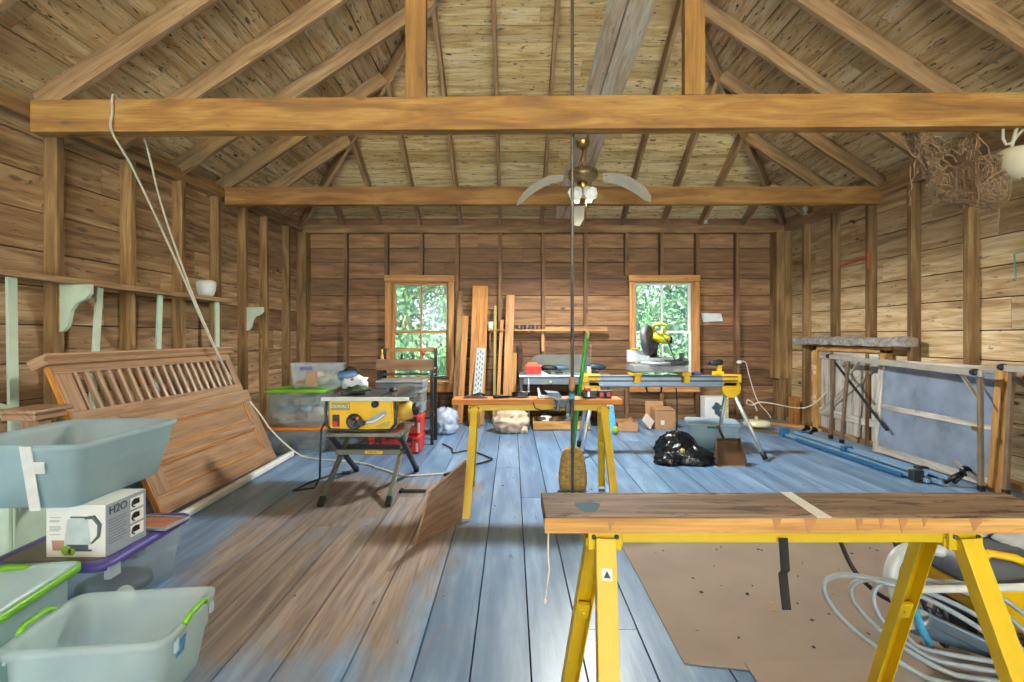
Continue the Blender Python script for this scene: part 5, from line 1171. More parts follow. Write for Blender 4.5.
rbn = thing('storage_bin', 'clear bin with pale lid and dark green grip under the miter saw stand', 'storage bin', (2.26, 5.66, 0), math.radians(-16))
bin_body(.54, .42, .27, .035).build('tub', P_BIN, rbn)
lid(.54, .42, .292, .03, .05, .05).build('lid', plastic('pale_lid', '#cfe2f2', .75, .3), rbn)
MB().tube([(-.06, -.222, .245), (-.05, -.23, .255), (.05, -.23, .255), (.06, -.222, .245)], .010, 8).build('grip', simple('dark_green_grip', '#3e6a34', .4), rbn)
MB().loft([[(-.2+.06*math.cos(a)*s_, .02*math.sin(a)*s_+.05, .292+z_) for a in [2*math.pi*k/14 for k in range(14)]] for s_, z_ in ((1, 0), (1, .008), (.8, .01))]).build('lid_grip', P_BIN, rbn)

# cardboard boxes near the back wall
cbx = thing('cardboard_box', 'brown cardboard box with flaps open, on the floor under the right window', 'carton', (X(662, 6.75), 6.8, 0))
MB().box(X(655.5, 6.7), X(675.5, 6.7), 6.7, 6.95, 0, .255).build('box_body', M_CARD, cbx, True, bevel=.003)
MB().hexa([(X(646, 6.95), 6.955, .0), (X(663, 6.95), 6.955, .0), (X(663, 6.95), 6.965, .0), (X(646, 6.95), 6.965, .0), (X(646, 6.95), 7.0, .34), (X(664, 6.95), 7.0, .34), (X(664, 6.95), 7.01, .34), (X(646, 6.95), 7.01, .34)]).build('back_flap', M_CARD, cbx, True)
MB().hexa([(X(650, 6.6), 6.58, .0), (X(655.5, 6.7), 6.7, .10), (X(655.5, 6.7), 6.82, .10), (X(648, 6.6), 6.75, .01), (X(640.5, 6.6), 6.62, .10), (X(647, 6.7), 6.72, .20), (X(647, 6.7), 6.83, .20), (X(640.5, 6.6), 6.76, .10)]).build('side_flap', simple('card_inside', '#d4c6bd', .8), cbx, True) if False else MB().hexa([(X(641, 6.7), 6.66, .13), (X(649, 6.7), 6.64, .01), (X(649.5, 6.7), 6.66, .012), (X(641.5, 6.7), 6.68, .132), (X(647, 6.7), 6.74, .21), (X(655.3, 6.7), 6.74, .10), (X(655.3, 6.7), 6.76, .102), (X(647.5, 6.7), 6.76, .212)]).build('side_flap', simple('card_inside', '#d4c6bd', .8), cbx, True)
MB().box(X(661, 6.7), X(664.5, 6.7), 6.697, 6.70, .06, .12).build('paper_label', M_WHITE, cbx, True)
MB().hexa([(X(656, 6.7), 6.69, .255), (X(675, 6.7), 6.69, .255), (X(675, 6.7), 6.95, .255), (X(656, 6.7), 6.95, .255), (X(656, 6.7), 6.69, .262), (X(675, 6.7), 6.69, .262), (X(675, 6.7), 6.95, .275), (X(656, 6.7), 6.95, .275)]).build('top_flap', M_CARD, cbx, True)
fb = thing('tray_box', 'flat open cardboard tray with sticks in it, right of the sky blue bag', 'carton', (X(626, 6.6), 6.65, 0))
fx0, fx1 = X(616.5, 6.55), X(637.5, 6.55)
g = MB().box(fx0, fx1, 6.5, 6.506, 0, .125).box(fx0, fx1, 6.794, 6.80, 0, .125).box(fx0, fx0+.006, 6.5, 6.8, 0, .125).box(fx1-.006, fx1, 6.5, 6.8, 0, .125).box(fx0, fx1, 6.5, 6.8, 0, .006)
g.build('tray_sides', M_CARD, fb, True)
for k, lab in enumerate(('wooden stick lying flat in the cardboard tray', 'wooden stick slanting up out of the cardboard tray')):
    tag(MB().beam((fx0+.03, 6.6+.08*k, .10-.08*k+.0), (fx1-.04, 6.72, .135-.12*k+.02), .02, .015).build('wood_stick', W_PINE), lab, 'stick')

hb = thing('print_box', 'white box with a dark blot print and yellow edge standing by the back wall', 'box', (X(716, 7.2), 7.25, 0))
hx0, hx1 = X(705, 7.2), X(728.5, 7.2)
MB().box(hx0, hx1, 7.2, 7.38, .02, .375).build('box_body', M_WHITE, hb, True, bevel=.004)
MB().prism([(.02*math.cos(0), 0)]+[(.075*(1+.35*math.sin(3.1*t)+.2*math.sin(7*t))*math.cos(t), .095*(1+.25*math.sin(4*t))*math.sin(t)) for t in [k*.4 for k in range(1, 15)]], ((hx0+hx1)/2+.02, 7.2, .19), (1, 0, 0), (0, 0, 1), .004).build('dark_print', simple('slate_print', '#3a5564', .5), hb, True)
MB().box(hx1-.05, hx1-.008, 7.197, 7.201, .04, .34).build('yellow_print', simple('mottled_yellow', '#c9c46a', .5, 0, .4, 40), hb, True)
MB().box(hx0+.02, hx1-.02, 7.22, 7.36, 0, .02).build('base', M_CARD, hb, True)

# flat scraps of wood in the far right corner, and the round pale lamp base with its wire
for (px0, py0, px1, py1, w, h, lab, m_) in ((742, 421, 800, 426, .12, .02, 'brown floor board scrap lying under the round pale lamp', W_STUD), (764, 423, 838, 433, .10, .03, 'long pale scrap board on the floor by the half door', W_EDGE), (750, 430, 815, 440, .05, .02, 'thin edge strip lying at the front of the scrap boards', W_STUD), (772, 418, 802, 420, .16, .05, 'short brown scrap board lying against the far right corner', W_PLY)):
    y_a, y_b = FPX*EYE/(py0-HZ), FPX*EYE/(py1-HZ); a, b_ = P(px0, py0, y_a), P(px1, py1, y_b); a.z = b_.z = h/2+.001
    tag(MB().beam(a, b_, w, h, (0, 0, 1)).build('scrap_board', m_, bevel=.002), lab, 'board')
lp = thing('work_lamp', 'round pale yellowish lamp on the floor scraps with a looped white wire', 'lamp', (X(757, 6.75), 6.75, .03))
MB().lathe([(.12, 0), (.17, .012), (.175, .045), (.15, .075), (.08, .085), (.0, .086)], (X(757, 6.75), 6.75, .032), seg=26).build('lamp_body', simple('pale_cream_gloss', '#dfdcb4', .25), lp, True)
MB().tube([(X(757, 6.75), 6.75, .117), (X(756, 6.75), 6.75, .16)], .02, 8).build('lamp_neck', simple('pale_neck', '#bfc4a0', .4), lp, True)
g = MB().tube(smooth_path([P(757, 411, 6.75), P(754, 404, 6.75), P(748, 400, 6.75), P(747, 404, 6.8), P(753, 405, 6.85), P(760, 402, 6.8), P(775, 404, 6.7), P(797, 408, 6.7), P(812, 405, 6.6), P(830, 389, 6.45)]), .008, 7)
g.build('wire', M_ROPE, lp, True)
plg = thing('hanging_plug', 'white plug hung on a back wall stud with its wire trailing to the floor', 'plug', P(738, 362, 7.45))
MB().lathe([(.012, -.04), (.026, -.02), (.028, .01), (.016, .035)], P(739.5, 362, 7.46), (1, 0, .05), 12).build('plug_body', M_WHITE, plg, True)
MB().tube(smooth_path([P(742, 361, 7.45), P(746, 363, 7.42), P(749, 375, 7.4), P(754, 392, 7.3), P(759, 403, 7.2), P(767, 412, 7.1), P(771, 418, 7.05)]), .006, 7).build('wire', M_ROPE, plg, True)
tag(MB().hexa([P(701, 313, 7.594), P(721, 313.5, 7.594), P(721, 313.5, 7.598), P(701, 313, 7.598), P(703, 322, 7.594), P(723, 321, 7.594), P(723, 321, 7.598), P(703, 322, 7.598)]).build('paper_note', M_CLOTH), 'blank white paper sheet tacked to the back wall right of the window', 'paper')
# ---------------------------------------------------------------- miter saw and its long stand
ms = thing('miter_stand', 'long silver saw stand on splayed tube legs before the right window', 'stand', (1.6, 5.3, 0))
bx0, bx1, by = .80, 2.37, 5.30
MB().box(bx0, bx1, by-.05, by+.05, .715, .835).build('beam', M_ALU, ms, True, bevel=.012)
g = MB().box(bx0, bx1, by-.056, by-.049, .77, .785).box(bx0, bx1, by-.056, by-.049, .815, .828)
g.build('beam_groove', M_DGREY, ms, True)
MB().tube([(X(646, 5.25), 5.25, .715), (X(647, 5.25), 5.24, .665), (X(650, 5.25), 5.24, .655), (X(659, 5.25), 5.24, .655), (X(661, 5.25), 5.24, .665), (X(661.5, 5.25), 5.25, .715)], .011, 8).build('carry_handle', M_BLK, ms, True)
for xe, sg in ((bx0+.03, -1), (bx1-.06, 1)):
    br = MB().lathe([(.10, -.05), (.10, .05)], (xe, by, .70), (0, 1, 0), 20).build('leg_bracket', M_YELD, ms, True, bevel=.006)
    MB().box(xe-.10, xe+.10, by-.055, by+.055, .76, .845).build('bracket_cap', M_YELD, br, True, bevel=.008)
    f = Vector((X(765, 5.0), 5.0, .03)) if sg > 0 else Vector((X(563, 5.8)+.16, 5.62, .03))
    fr = Vector((xe+.02*sg, by, .68))
    lg = MB().tube([fr, f], .02, 12).build('leg', M_LGREY, ms, True)
    MB().tube([f+(fr-f).normalized()*.06, f-(fr-f).normalized()*.015], .026, 12).build('foot_cap', M_BLK, lg, True)
    f2 = Vector((xe-.10, 5.40, .03)) if sg > 0 else Vector((X(576, 5.2)+.02, 5.02, .03))
    fr2 = fr+Vector((-.06*sg, 0, 0))
    lg = MB().tube([fr2, f2], .02, 12).build('leg', M_LGREY, ms, True)
    MB().tube([f2+(fr2-f2).normalized()*.06, f2-(fr2-f2).normalized()*.015], .026, 12).build('foot_cap', M_BLK, lg, True)
MB().box(bx1-.02, bx1+.03, by-.05, by+.05, .79, .845).build('end_stop', M_BLK, ms, True, bevel=.006)
for px in (635, 683):
    c = X(px, by); MB().box(c-.05, c+.05, by-.12, by+.12, .835, .875).box(c-.03, c+.03, by-.13, by-.06, .76, .845).build('mount_bracket', M_YELD, ms, True, bevel=.006)

sa = thing('miter_saw', 'yellow-green chop saw with a grey blade guard raised, on the silver stand', 'saw', (X(656, 5.3), 5.3, .876))
y = 5.28; s = y/FPX
def Q(px, py, yy=y): return Vector((X(px, yy), yy, Z(py, yy)))
MB().hexa([(X(630, y), 5.12, .877), (X(684, y), 5.12, .877), (X(684, y), 5.5, .877), (X(630, y), 5.5, .877), (X(631, y), 5.14, .95), (X(683, y), 5.14, .95), (X(683, y), 5.48, .95), (X(631, y), 5.48, .95)]).build('base', M_GREY, sa, True, bevel=.01)
MB().lathe([(.16, 0), (.165, .015), (.165, .03)], (X(656, y), 5.25, .95), seg=26).build('turntable', M_LGREY, sa, True)
fe = MB().box(X(629, y), X(652, y), 5.36, 5.41, .97, 1.10).box(X(652, y), X(680, y), 5.36, 5.41, .97, 1.02).build('fence', M_LGREY, sa, True, bevel=.006)
MB().box(X(677, y), X(685, y), 5.16, 5.42, .95, 1.0).box(X(681, y), X(685, y), 5.3, 5.34, .95, 1.07).build('side_support', M_DGREY, sa, True, bevel=.004)
MB().box(X(665, y), X(678, y), 5.13, 5.3, .95, 1.0).build('detent_handle', M_DGREY, sa, True, bevel=.008)
MB().box(X(633, y), X(640, y), 5.31, 5.36, 1.10, 1.12).build('fence_clamp', simple('olive_yellow', '#a8a340', .5), sa, True, bevel=.003)
MB().tube([Q(653, 358, 5.42), Q(655, 345, 5.43), Q(660, 334, 5.42)], [.04, .035, .04], 10).build('pivot_arm', M_DGREY, sa, True)
ax = Vector((.86, -.50, .10)).normalized(); c0 = Q(647.5, 340, 5.26)
gd = MB().lathe([(.02, -.035), (.15, -.035), (.165, -.02), (.165, .02), (.15, .035), (.02, .035)], c0, ax, 34).build('blade_guard', simple('guard_grey', '#55585f', .4, .2, .15, 6), sa, True)
MB().lathe([(.06, 0), (.055, .012), (.02, .016)], c0+ax*.034, ax, 20).lathe([(.12, 0), (.118, .006), (.1, .008)], c0+ax*.034, ax, 28).build('guard_disc', simple('guard_dark', '#3d4046', .4, .2), gd, True)
g = MB(); 
MB().tube([c0+ax*.03+Vector((.03, 0, .05)), Q(660, 338, 5.24), Q(666, 339, 5.2), Q(670, 340, 5.18)], [.05, .055, .052, .04], 14).build('motor', simple('saw_lime', '#c8c026', .4), sa, True)
MB().tube([Q(669.5, 340, 5.18), Q(672, 340, 5.17)], [.042, .034], 14).build('motor_cap', M_BLK, sa, True)
MB().tube(smooth_path([Q(655, 333), Q(653.5, 327, 5.2), Q(656, 324.5, 5.18), Q(664, 324.5, 5.16), Q(666, 327, 5.16), Q(664, 332, 5.2), Q(659, 335)]), .016, 10).build('handle', simple('saw_lime_handle', '#b4b832', .4), sa, True)
MB().tube(smooth_path([Q(661, 334, 5.2), Q(667, 341, 5.12), Q(671, 350, 5.12), Q(675, 361, 5.16), Q(676.5, 366, 5.2)]), .007, 7).build('power_cord', M_BLK, sa, True)
tag(MB().tube(smooth_path([Q(676, 388, 5.37), Q(677, 400, 5.38), Q(677, 420, 5.38), P(676.5, 435, 5.38), P(677, 447, 5.4)]), .007, 7).build('dangling_cord', M_BLK), 'black cord hanging straight down behind the silver saw stand', 'cord')
tag(MB().box(X(692, 5.3), X(700, 5.3), 5.26, 5.34, .836, .865).box(X(694, 5.3), X(698, 5.3), 5.27, 5.33, .865, .875).build('spare_battery', simple('slate_battery', '#4a5a78', .5), bevel=.004), 'slate blue battery block on the silver stand between saw and drill', 'battery')
dr = thing('drill', 'yellow and black cordless drill standing at the right end of the silver stand', 'drill', (X(717, 5.3), 5.3, .836))
x_ = X(717, 5.3)
MB().tube([(x_-.07, 5.3, .96), (x_-.05, 5.3, .965), (x_+.03, 5.3, .97), (x_+.055, 5.3, .965)], [.022, .03, .036, .028], 12).build('housing', M_DGREY, dr, True)
MB().tube([(x_-.11, 5.3, .957), (x_-.07, 5.3, .96)], [.012, .022], 10).build('chuck', M_BLK, dr, True)
MB().hexa([(x_-.005, 5.275, .87), (x_+.04, 5.275, .87), (x_+.04, 5.325, .87), (x_-.005, 5.325, .87), (x_+.005, 5.28, .95), (x_+.05, 5.28, .95), (x_+.05, 5.32, .95), (x_+.005, 5.32, .95)]).build('grip', M_YELD, dr, True, bevel=.006)
MB().box(x_-.04, x_+.06, 5.26, 5.34, .836, .875).build('battery', M_YELD, dr, True, bevel=.006)

# ---------------------------------------------------------------- right wall: half door, weathered beam, folding frames, glazed panel, poles
hd = thing('half_door', 'low whitewashed plank door with a diagonal brace in the right wall', 'door', (XR+.05, 6.05, 0), kind='thing')
xd = XR+.03
for k in range(7):
    y_ = 5.52+k*.155; MB().box(xd, xd+.022, y_+.003, y_+.152, .06, 1.03, 2).build('door_plank', W_WHITE, hd, True)
MB().beam((xd-.012, 5.56, .95), (xd-.012, 6.54, .25), .09, .022, (1, 0, 0)).build('brace', W_WHITE, hd, True)
for z_ in (.22, .96): MB().box(xd-.022, xd, 5.53, 6.6, z_, z_+.09, 1).build('ledger', W_WHITE, hd, True)
g = MB().box(XR-.02, XR+.06, 6.62, 6.70, .0, 1.12, 2); g.build('jamb', W_EDGE, hd, True, bevel=.003)
MB().box(XR-.02, XR+.06, 5.40, 5.48, .0, 1.10, 2).build('jamb', W_EDGE, hd, True, bevel=.003)
MB().box(XR-.02, XR+.06, 5.40, 6.70, 1.06, 1.125, 1).build('head', W_EDGE, hd, True, bevel=.003)
g = MB()
for z_ in (.35, .42, .74, .81): g.box(XR-.028, XR-.018, 6.63, 6.69, z_, z_+.05)
g.build('hinge_leaf', M_TAN, hd, True)
random.seed(3)
wbm = MB(); rings = []
for k in range(26):
    y_ = 6.98-k*.08; j = .012
    rings.append([(3.93+R(-j, j), y_, 1.135+R(-.002, j)), (4.045, y_, 1.135+R(-.002, j)), (4.045, y_, 1.235+R(-j, j)), (3.97+R(-j, j), y_, 1.24+R(-j, j)), (3.92+R(-j, j), y_, 1.215+R(-j, j))])
wbm.loft(rings, smooth=False, tone=.6)
for f_ in range(len(wbm.uv)): pass
tag(wbm.build('weathered_beam', simple('weathered_grey_beam', '#8f8b86', .9, 0, .45, 22, bump=.8)), 'rough weathered grey timber lying on top of the low plank door frame', 'timber')
tag(MB().box(3.98, 4.05, 7.02, 7.2, 0, .38, 2).build('short_post', W_PINE, bevel=.003), 'short pale post stub standing in the far right corner', 'post')

def folding_frame(y1, y0, label):
    t = thing('folding_frame', label, 'table frame', (3.85, (y0+y1)/2, 0), group='folding table frames along the right wall')
    xt, xb = 3.86, 3.80
    MB().beam((xt, y1, 1.0), (xt-.07, y0, .945), .035, .05).build('top_rail', M_TAPEMETAL, t, True, bevel=.005)
    for y_, yb_, xx in ((y1-.03, y1-.02, xb+.06), (y1-.33, y1-.27, xb+.03), (y0+.05, y0+.0, xb-.03)):
        lg = MB().beam((xx+.04, y_, .985-.02*(y1-y_)), (xx, yb_, .012), .03, .035, (1, 0, 0)).build('leg', M_BROWNM, t, True, bevel=.004)
        MB().beam((xx+.004, yb_, .05), (xx, yb_, .005), .038, .042, (1, 0, 0)).build('foot_cap', M_BLK, lg, True, bevel=.004)
    MB().beam((xb+.09, y1-.06, .93), (xb+.05, y1-.95, .28), .012, .03, (1, 0, 0)).build('diagonal_brace', M_DGREY, t, True)
    MB().beam((xb+.09, y1-.33, .82), (xb+.08, y1-.50, .965), .012, .024, (1, 0, 0)).build('corner_brace', M_TAPEMETAL, t, True)
    MB().beam((xb+.03, y0+.06, .70), (xb+.04, y0+.26, .935), .012, .03, (1, 0, 0)).build('corner_brace', M_TAPEMETAL, t, True)
    MB().beam((xb-.02, y0+.0, .05), (xb-.0, y0+.26, .18), .012, .03, (1, 0, 0)).build('corner_brace', M_TAPEMETAL, t, True)
    for y_, z_, x_ in ((y1, 1.0, xt-.005), (y0+.06, .95, xt-.085)):
        MB().lathe([(.02, -.03), (.028, -.01), (.028, .02), (.018, .03)], (x_, y_, z_+.005), (1, 0, 0), 12).build('clamp_knob', M_BLK, t, True)
    lt = MB().box(xb-.045, xb-.02, y0+.0, y0+.07, .48, .515).build('latch', M_BRASS, t, True, bevel=.003)
    return t
M_TAPEMETAL = simple('dull_steel', '#b0aba2', .4, .3, .15, 8); M_BROWNM = simple('brown_steel_leg', '#7d6a55', .45, .2, .2, 8)
folding_frame(6.08, 4.02, 'folding metal table frame standing on edge in front of the low plank door')
folding_frame(3.93, 1.9, 'second folding metal table frame standing on edge at the right picture edge')
gp = thing('glazed_panel', 'tall hazy glass panel in a light wooden frame leaning on the right wall', 'glass panel', (3.93, 4.7, 0))
def gpp(y_, z_): return Vector((3.90+.075*z_, y_, z_))
ya, yb_ = 5.36, 4.06
for y_, nm in ((ya, 'stile'), (yb_, 'stile')): MB().beam(gpp(y_, .01), gpp(y_, 1.0), .07, .03, (1, 0, 0)).build(nm, W_WHITE if y_ > 5 else W_EDGE, gp, True, bevel=.003)
for z_, w in ((.05, .07), (.50, .05), (.97, .06)): MB().beam(gpp(ya-.03, z_), gpp(yb_+.03, z_), .025, w, (0, 0, 1)).build('rail', W_WHITE, gp, True, bevel=.003)
for z0_, z1_ in ((.08, .475), (.525, .945)):
    a, b_, c, d = gpp(ya-.03, z0_), gpp(yb_+.03, z0_), gpp(yb_+.03, z1_), gpp(ya-.03, z1_); o_ = Vector((.004, 0, 0))
    MB().hexa([a, b_, c, d, a+o_, b_+o_, c+o_, d+o_]).build('glass_pane', G_FILM, gp, True)
tag(MB().beam((3.86, 3.97, .01), (3.99, 4.0, .98), .08, .03, (1, 0, 0)).build('leaning_stud', W_EDGE, bevel=.003), 'light wooden post leaning between the glass panel and the second frame', 'post')

pb_ = thing('folded_canopy_frame', 'bundle of long pale blue metal poles with black feet lying along the right wall', 'poles', (3.5, 5.2, 0))
for k, (xa, ya_, za, xb_, yb2, zb, m_) in enumerate(((3.38, 6.25, .03, 3.50, 4.20, .03, M_POLE), (3.42, 6.30, .03, 3.57, 4.15, .03, M_POLE), (3.47, 6.2, .03, 3.65, 4.3, .03, M_POLED), (3.45, 6.1, .075, 3.52, 4.25, .075, M_POLE), (3.54, 5.95, .03, 3.74, 4.5, .03, M_POLED), (3.36, 5.9, .03, 3.43, 4.4, .028, M_POLED), (3.50, 6.0, .072, 3.62, 4.15, .072, M_POLE))):
    MB().beam((xa, ya_, za), (xb_, yb2, zb), .034, .034).build('pole', m_, pb_, True, bevel=.006)
for (a, b_) in (((3.60, 4.17, .03), (3.72, 4.13, .12)), ((3.66, 4.14, .04), (3.80, 4.18, .13)), ((3.46, 6.05, .05), (3.60, 6.1, .13)), ((3.50, 5.95, .05), (3.62, 5.98, .13))):
    ft = MB().tube([a, b_], .02, 10).build('foot', M_BLK, pb_, True); a, b_ = Vector(a), Vector(b_); d = (b_-a).normalized()
    MB().lathe([(.036, 0), (.036, .012)], b_, d, 14).build('foot_pad', M_BLK, ft, True)
for y_, x_ in ((4.28, 3.46), (4.4, 3.6), (6.2, 3.38), (6.0, 3.5), (5.2, 3.48)):
    MB().box(x_-.05, x_+.05, y_-.03, y_+.03, .012, .105).build('joint', M_DGREY if y_ < 5 else M_POLED, pb_, True, bevel=.008)

# ---------------------------------------------------------------- ceiling fan
fx, fy = .72, 5.08
fan = thing('ceiling_fan', 'brass ceiling fan with drooping tan blades and white glass shades', 'ceiling fan', (fx, fy, 2.6))
zc = bz(fy)
MB().lathe([(.0, 0), (.03, -.075), (.062, -.05), (.07, -.005), (.07, 0)][::-1], (fx, fy, zc-.002), seg=22).build('canopy', M_BRASS, fan, True)
MB().lathe([(.012, 0), (.012, .22)], (fx, fy, zc-.28), seg=10).build('downrod', M_BRASS, fan, True)
zm = zc-.40
MB().lathe([(.04, .13), (.06, .115), (.145, .10), (.155, .06), (.15, .03), (.09, .0), (.06, -.02)][::-1], (fx, fy, zm), seg=28).build('motor_housing', simple('antique_motor', '#8f7a52', .35, .6, .3, 20), fan, True)
for k, (a, drop, tilt) in enumerate(((183, .24, .35), (-10, .22, -.55), (88, .30, .2))):
    a = math.radians(a); d = Vector((math.cos(a), math.sin(a), 0)); sd = Vector((-math.sin(a), math.cos(a), 0))
    rings = []; n_s = 9
    for i in range(n_s):
        t = i/(n_s-1); r_ = .2+.47*t; w = .045+.03*min(1, t*2.2); w = w if t < .9 else w*(.75 if t < .99 else .45)
        z_ = zm+.02-drop*t*t*1.1+.0
        c = Vector((fx, fy, z_))+d*r_
        rings.append([c-sd*w+Vector((0, 0, -w*tilt)), c+sd*w+Vector((0, 0, w*tilt)), c+sd*w+Vector((0, 0, w*tilt+.006)), c-sd*w+Vector((0, 0, -w*tilt+.006))])
    bl = MB().loft(rings, smooth=False).build('blade', M_BLADE, fan, True)
    MB().beam(Vector((fx, fy, zm+.03))+d*.12, Vector((fx, fy, zm+.035))+d*.26, .035, .008).lathe([(.03, 0), (.034, .012)], Vector((fx, fy, zm+.03))+d*.23, seg=12).build('blade_iron', M_BRASS, bl, True)
MB().lathe([(.05, 0), (.06, -.02), (.035, -.06), (.02, -.09)][::-1], (fx, fy, zm-.02), seg=18).build('light_kit', M_BRASS, fan, True)
M_SHADE = simple('glass_shade_added_glow', '#eef0ea', .3)
bs = M_SHADE.node_tree.nodes['Principled BSDF']; bs.inputs['Emission Color'].default_value = (1, .95, .86, 1); bs.inputs['Emission Strength'].default_value = .15  # faint glow added to the shades of an unlit fan
for k in range(4):
    a = math.radians(35+90*k); d = Vector((math.cos(a), math.sin(a), -.75)).normalized(); c = Vector((fx, fy, zm-.06))+d*.05
    arm = MB().tube([c-d*.03, c], .012, 8).build('shade_arm', M_BRASS, fan, True)
    rings = []; u = d.orthogonal().normalized(); v_ = d.cross(u)
    for r_, h in ((.018, 0), (.035, .015), (.045, .05), (.05, .08), (.066, .11)):
        rings.append([c+d*(h+(.008*math.sin(6*t) if h > .1 else 0))+(u*math.cos(t)+v_*math.sin(t))*(r_*(1+(.08*math.cos(6*t) if h > .07 else 0))) for t in [2*math.pi*q/24 for q in range(24)]])
    MB().loft(rings, True, False).build('glass_shade', M_SHADE, fan, True, recalc=False)
MB().tube([(fx+.03, fy-.03, zm-.1), (fx+.031, fy-.03, zm-.32)], .003, 6).build('pull_chain', M_BRASS, fan, True)
# fill spot added below the unlit fan to brighten the room
fl = bpy.data.objects.new('fan_lamp', bpy.data.lights.new('fan_lamp', 'SPOT')); COL.objects.link(fl)
fl.location = (fx, fy, zm-.25); fl.data.energy = 420; fl.data.color = (.96, .97, .92); fl.data.shadow_soft_size = .16
fl.data.spot_size = math.radians(172); fl.data.spot_blend = .35        # cone aimed down so the added light misses the far tie beam

# bare bulbs on the plate
M_BULB = simple('bulb_white', '#f2f2ee', .3)
for px, py, yy, lab in ((706, 224, 7.42, 'small white bulb in its socket on the back wall plate'), (795, 219, 6.9, 'white bulb in its socket on the right wall plate near the corner')):
    t = thing('bare_bulb', lab, 'light bulb', P(px, py+1, yy)); c = P(px, py, yy)
    if yy < 7.2: c.x = XR-.0
    zb = 2.919; c.z = zb
    MB().lathe([(.028, 0), (.028, .02), (.018, .03)], c, (0, 0, 1), 14).build('socket', M_WHITE, t, True)
    MB().lathe([(.014, 0), (.018, .015), (.034, .045), (.036, .065), (.024, .09), (.0, .097)], c+Vector((0, 0, .028)), (0, 0, 1), 16).build('bulb_glass', M_BULB, t, True)

# ---------------------------------------------------------------- net and float hanging from the near tie beam
random.seed(21)
g = MB()
xa_, xb2 = X(912, 3.45), X(1002, 3.45); yn = 3.52
def wander(p0, p1, n_, amp, sag=0):
    p0, p1 = Vector(p0), Vector(p1); o = []
    for i in range(n_+1):
        t = i/n_; q = p0.lerp(p1, t); e = math.sin(math.pi*t)
        o.append(q+Vector((R(-amp, amp), R(-amp, amp)*.8, R(-amp, amp)))*e+Vector((0, 0, -sag*e)))
    return o
def netpt(s_, t_):       # s_ along the hang from left to right bundle, t_ across its thickness
    if s_ < .4:           # descends from the beam on the left
        k = s_/.4; return Vector((X(915+28*k, 3.5), yn+.05*math.sin(5*t_), Z(128+62*k, 3.5)+.07*(t_-.5)))
    if s_ < .65:
        k = (s_-.4)/.25; return Vector((X(943+25*k, 3.5), yn+.06*math.sin(4*t_), Z(190+10*k, 3.5)+.05*(t_-.5)))
    k = (s_-.65)/.35; return Vector((X(970+30*t_, 3.5), yn+.10*math.sin(6*t_), Z(201-42*k, 3.5)))
for i in range(17):
    t0 = R(0, 1); pts = []
    for j in range(26):
        s_ = j/25*.66; pts.append(netpt(s_, min(1, max(0, t0+.25*math.sin(j*.9+i)+R(-.12, .12))))+Vector((R(-.02, .02), R(-.05, .05), R(-.02, .02))))
    g.tube(pts, .0036, 4)
for i in range(30):
    k0 = R(0, 1); pts = []
    for j in range(16):
        t_ = max(0, min(1, k0+.35*math.sin(j*.7+i*1.7)+R(-.1, .1))); k = .5+.5*math.sin(j*.42+i)
        pts.append(Vector((X(968+34*t_, 3.5), yn+.09*math.sin(3.2*t_+i)+R(-.02, .02), Z(203-46*k+8*abs(t_-.5), 3.5))))
    g.tube(pts, .0036, 4)
for i in range(26):
    a = Vector((X(R(912, 935), 3.5), yn+R(-.06, .08), 2.66)); b2 = Vector((X(R(916, 960), 3.5), yn+R(-.06, .08), Z(R(145, 185), 3.5)))
    g.tube(wander(a, b2, 7, .03), .0036, 4)
for i in range(22):
    a = Vector((X(R(915, 985), 3.5), yn+R(0, .08), 2.655)); b2 = a+Vector((R(-.12, .12), R(-.03, .05), -R(.06, .16)))
    g.tube(wander(a, b2, 6, .03), .0036, 4)
for p0, p1 in (((895, 128), (926, 165)), ((913, 165), (912, 205)), ((982, 128), (978, 150)), ((1000, 195), (1001, 222)), ((950, 165), (928, 185)), ((975, 128), (1003, 165))):
    g.tube(wander((X(p0[0], 3.5), yn, Z(p0[1], 3.5)), (X(p1[0], 3.5), yn, Z(p1[1], 3.5)), 6, .012), .004, 5)
tag(g.build('fishing_net', M_NET, origin=(X(950, 3.5), yn, 2.66)), 'tangled brown twine net draped under the right end of the near tie beam', 'net')
flt = thing('hanging_float', 'cream half-round float tied up under the near tie beam at the right edge', 'float', (X(1020, 3.43), 3.43, 2.3))
cx_, cz_ = X(1021, 3.43), Z(164, 3.43)
MB().lathe([(.0, -.105), (.06, -.095), (.115, -.05), (.14, .02), (.142, .07), (.135, .085), (.10, .088), (.0, .085)], (cx_, 3.43, cz_), (.12, 0, 1), 26).build('float_body', M_FLOAT, flt, True)
MB().tube([(cx_-.07, 3.43, cz_+.08), (cx_-.06, 3.43, cz_+.14), (cx_-.04, 3.43, cz_+.22), (cx_-.03, 3.43, 2.672)], .011, 8).build('cord', M_ROPE, flt, True)
g = MB()
for k in range(7): g.tube(wander((cx_-.02+.012*k, 3.40, cz_-.10), (cx_-.02+.02*k, 3.39, cz_-.13), 3, .01), .003, 5)
tag(g.build('red_fringe', simple('faded_red_twine', '#a0654f', .9), flt, True), kind='stuff')
hk = MB().tube([(X(1003, 3.43), 3.43, 2.672), (X(1003, 3.43), 3.43, 2.60), (X(1006, 3.43), 3.43, 2.565), (X(1012, 3.43), 3.43, 2.575), (X(1018, 3.43), 3.43, 2.63), (X(1024, 3.43), 3.43, 2.672)], .009, 8)
tag(hk.build('rope_loop', M_ROPE), 'pale rope loop under the near tie beam beside the cream float', 'rope')

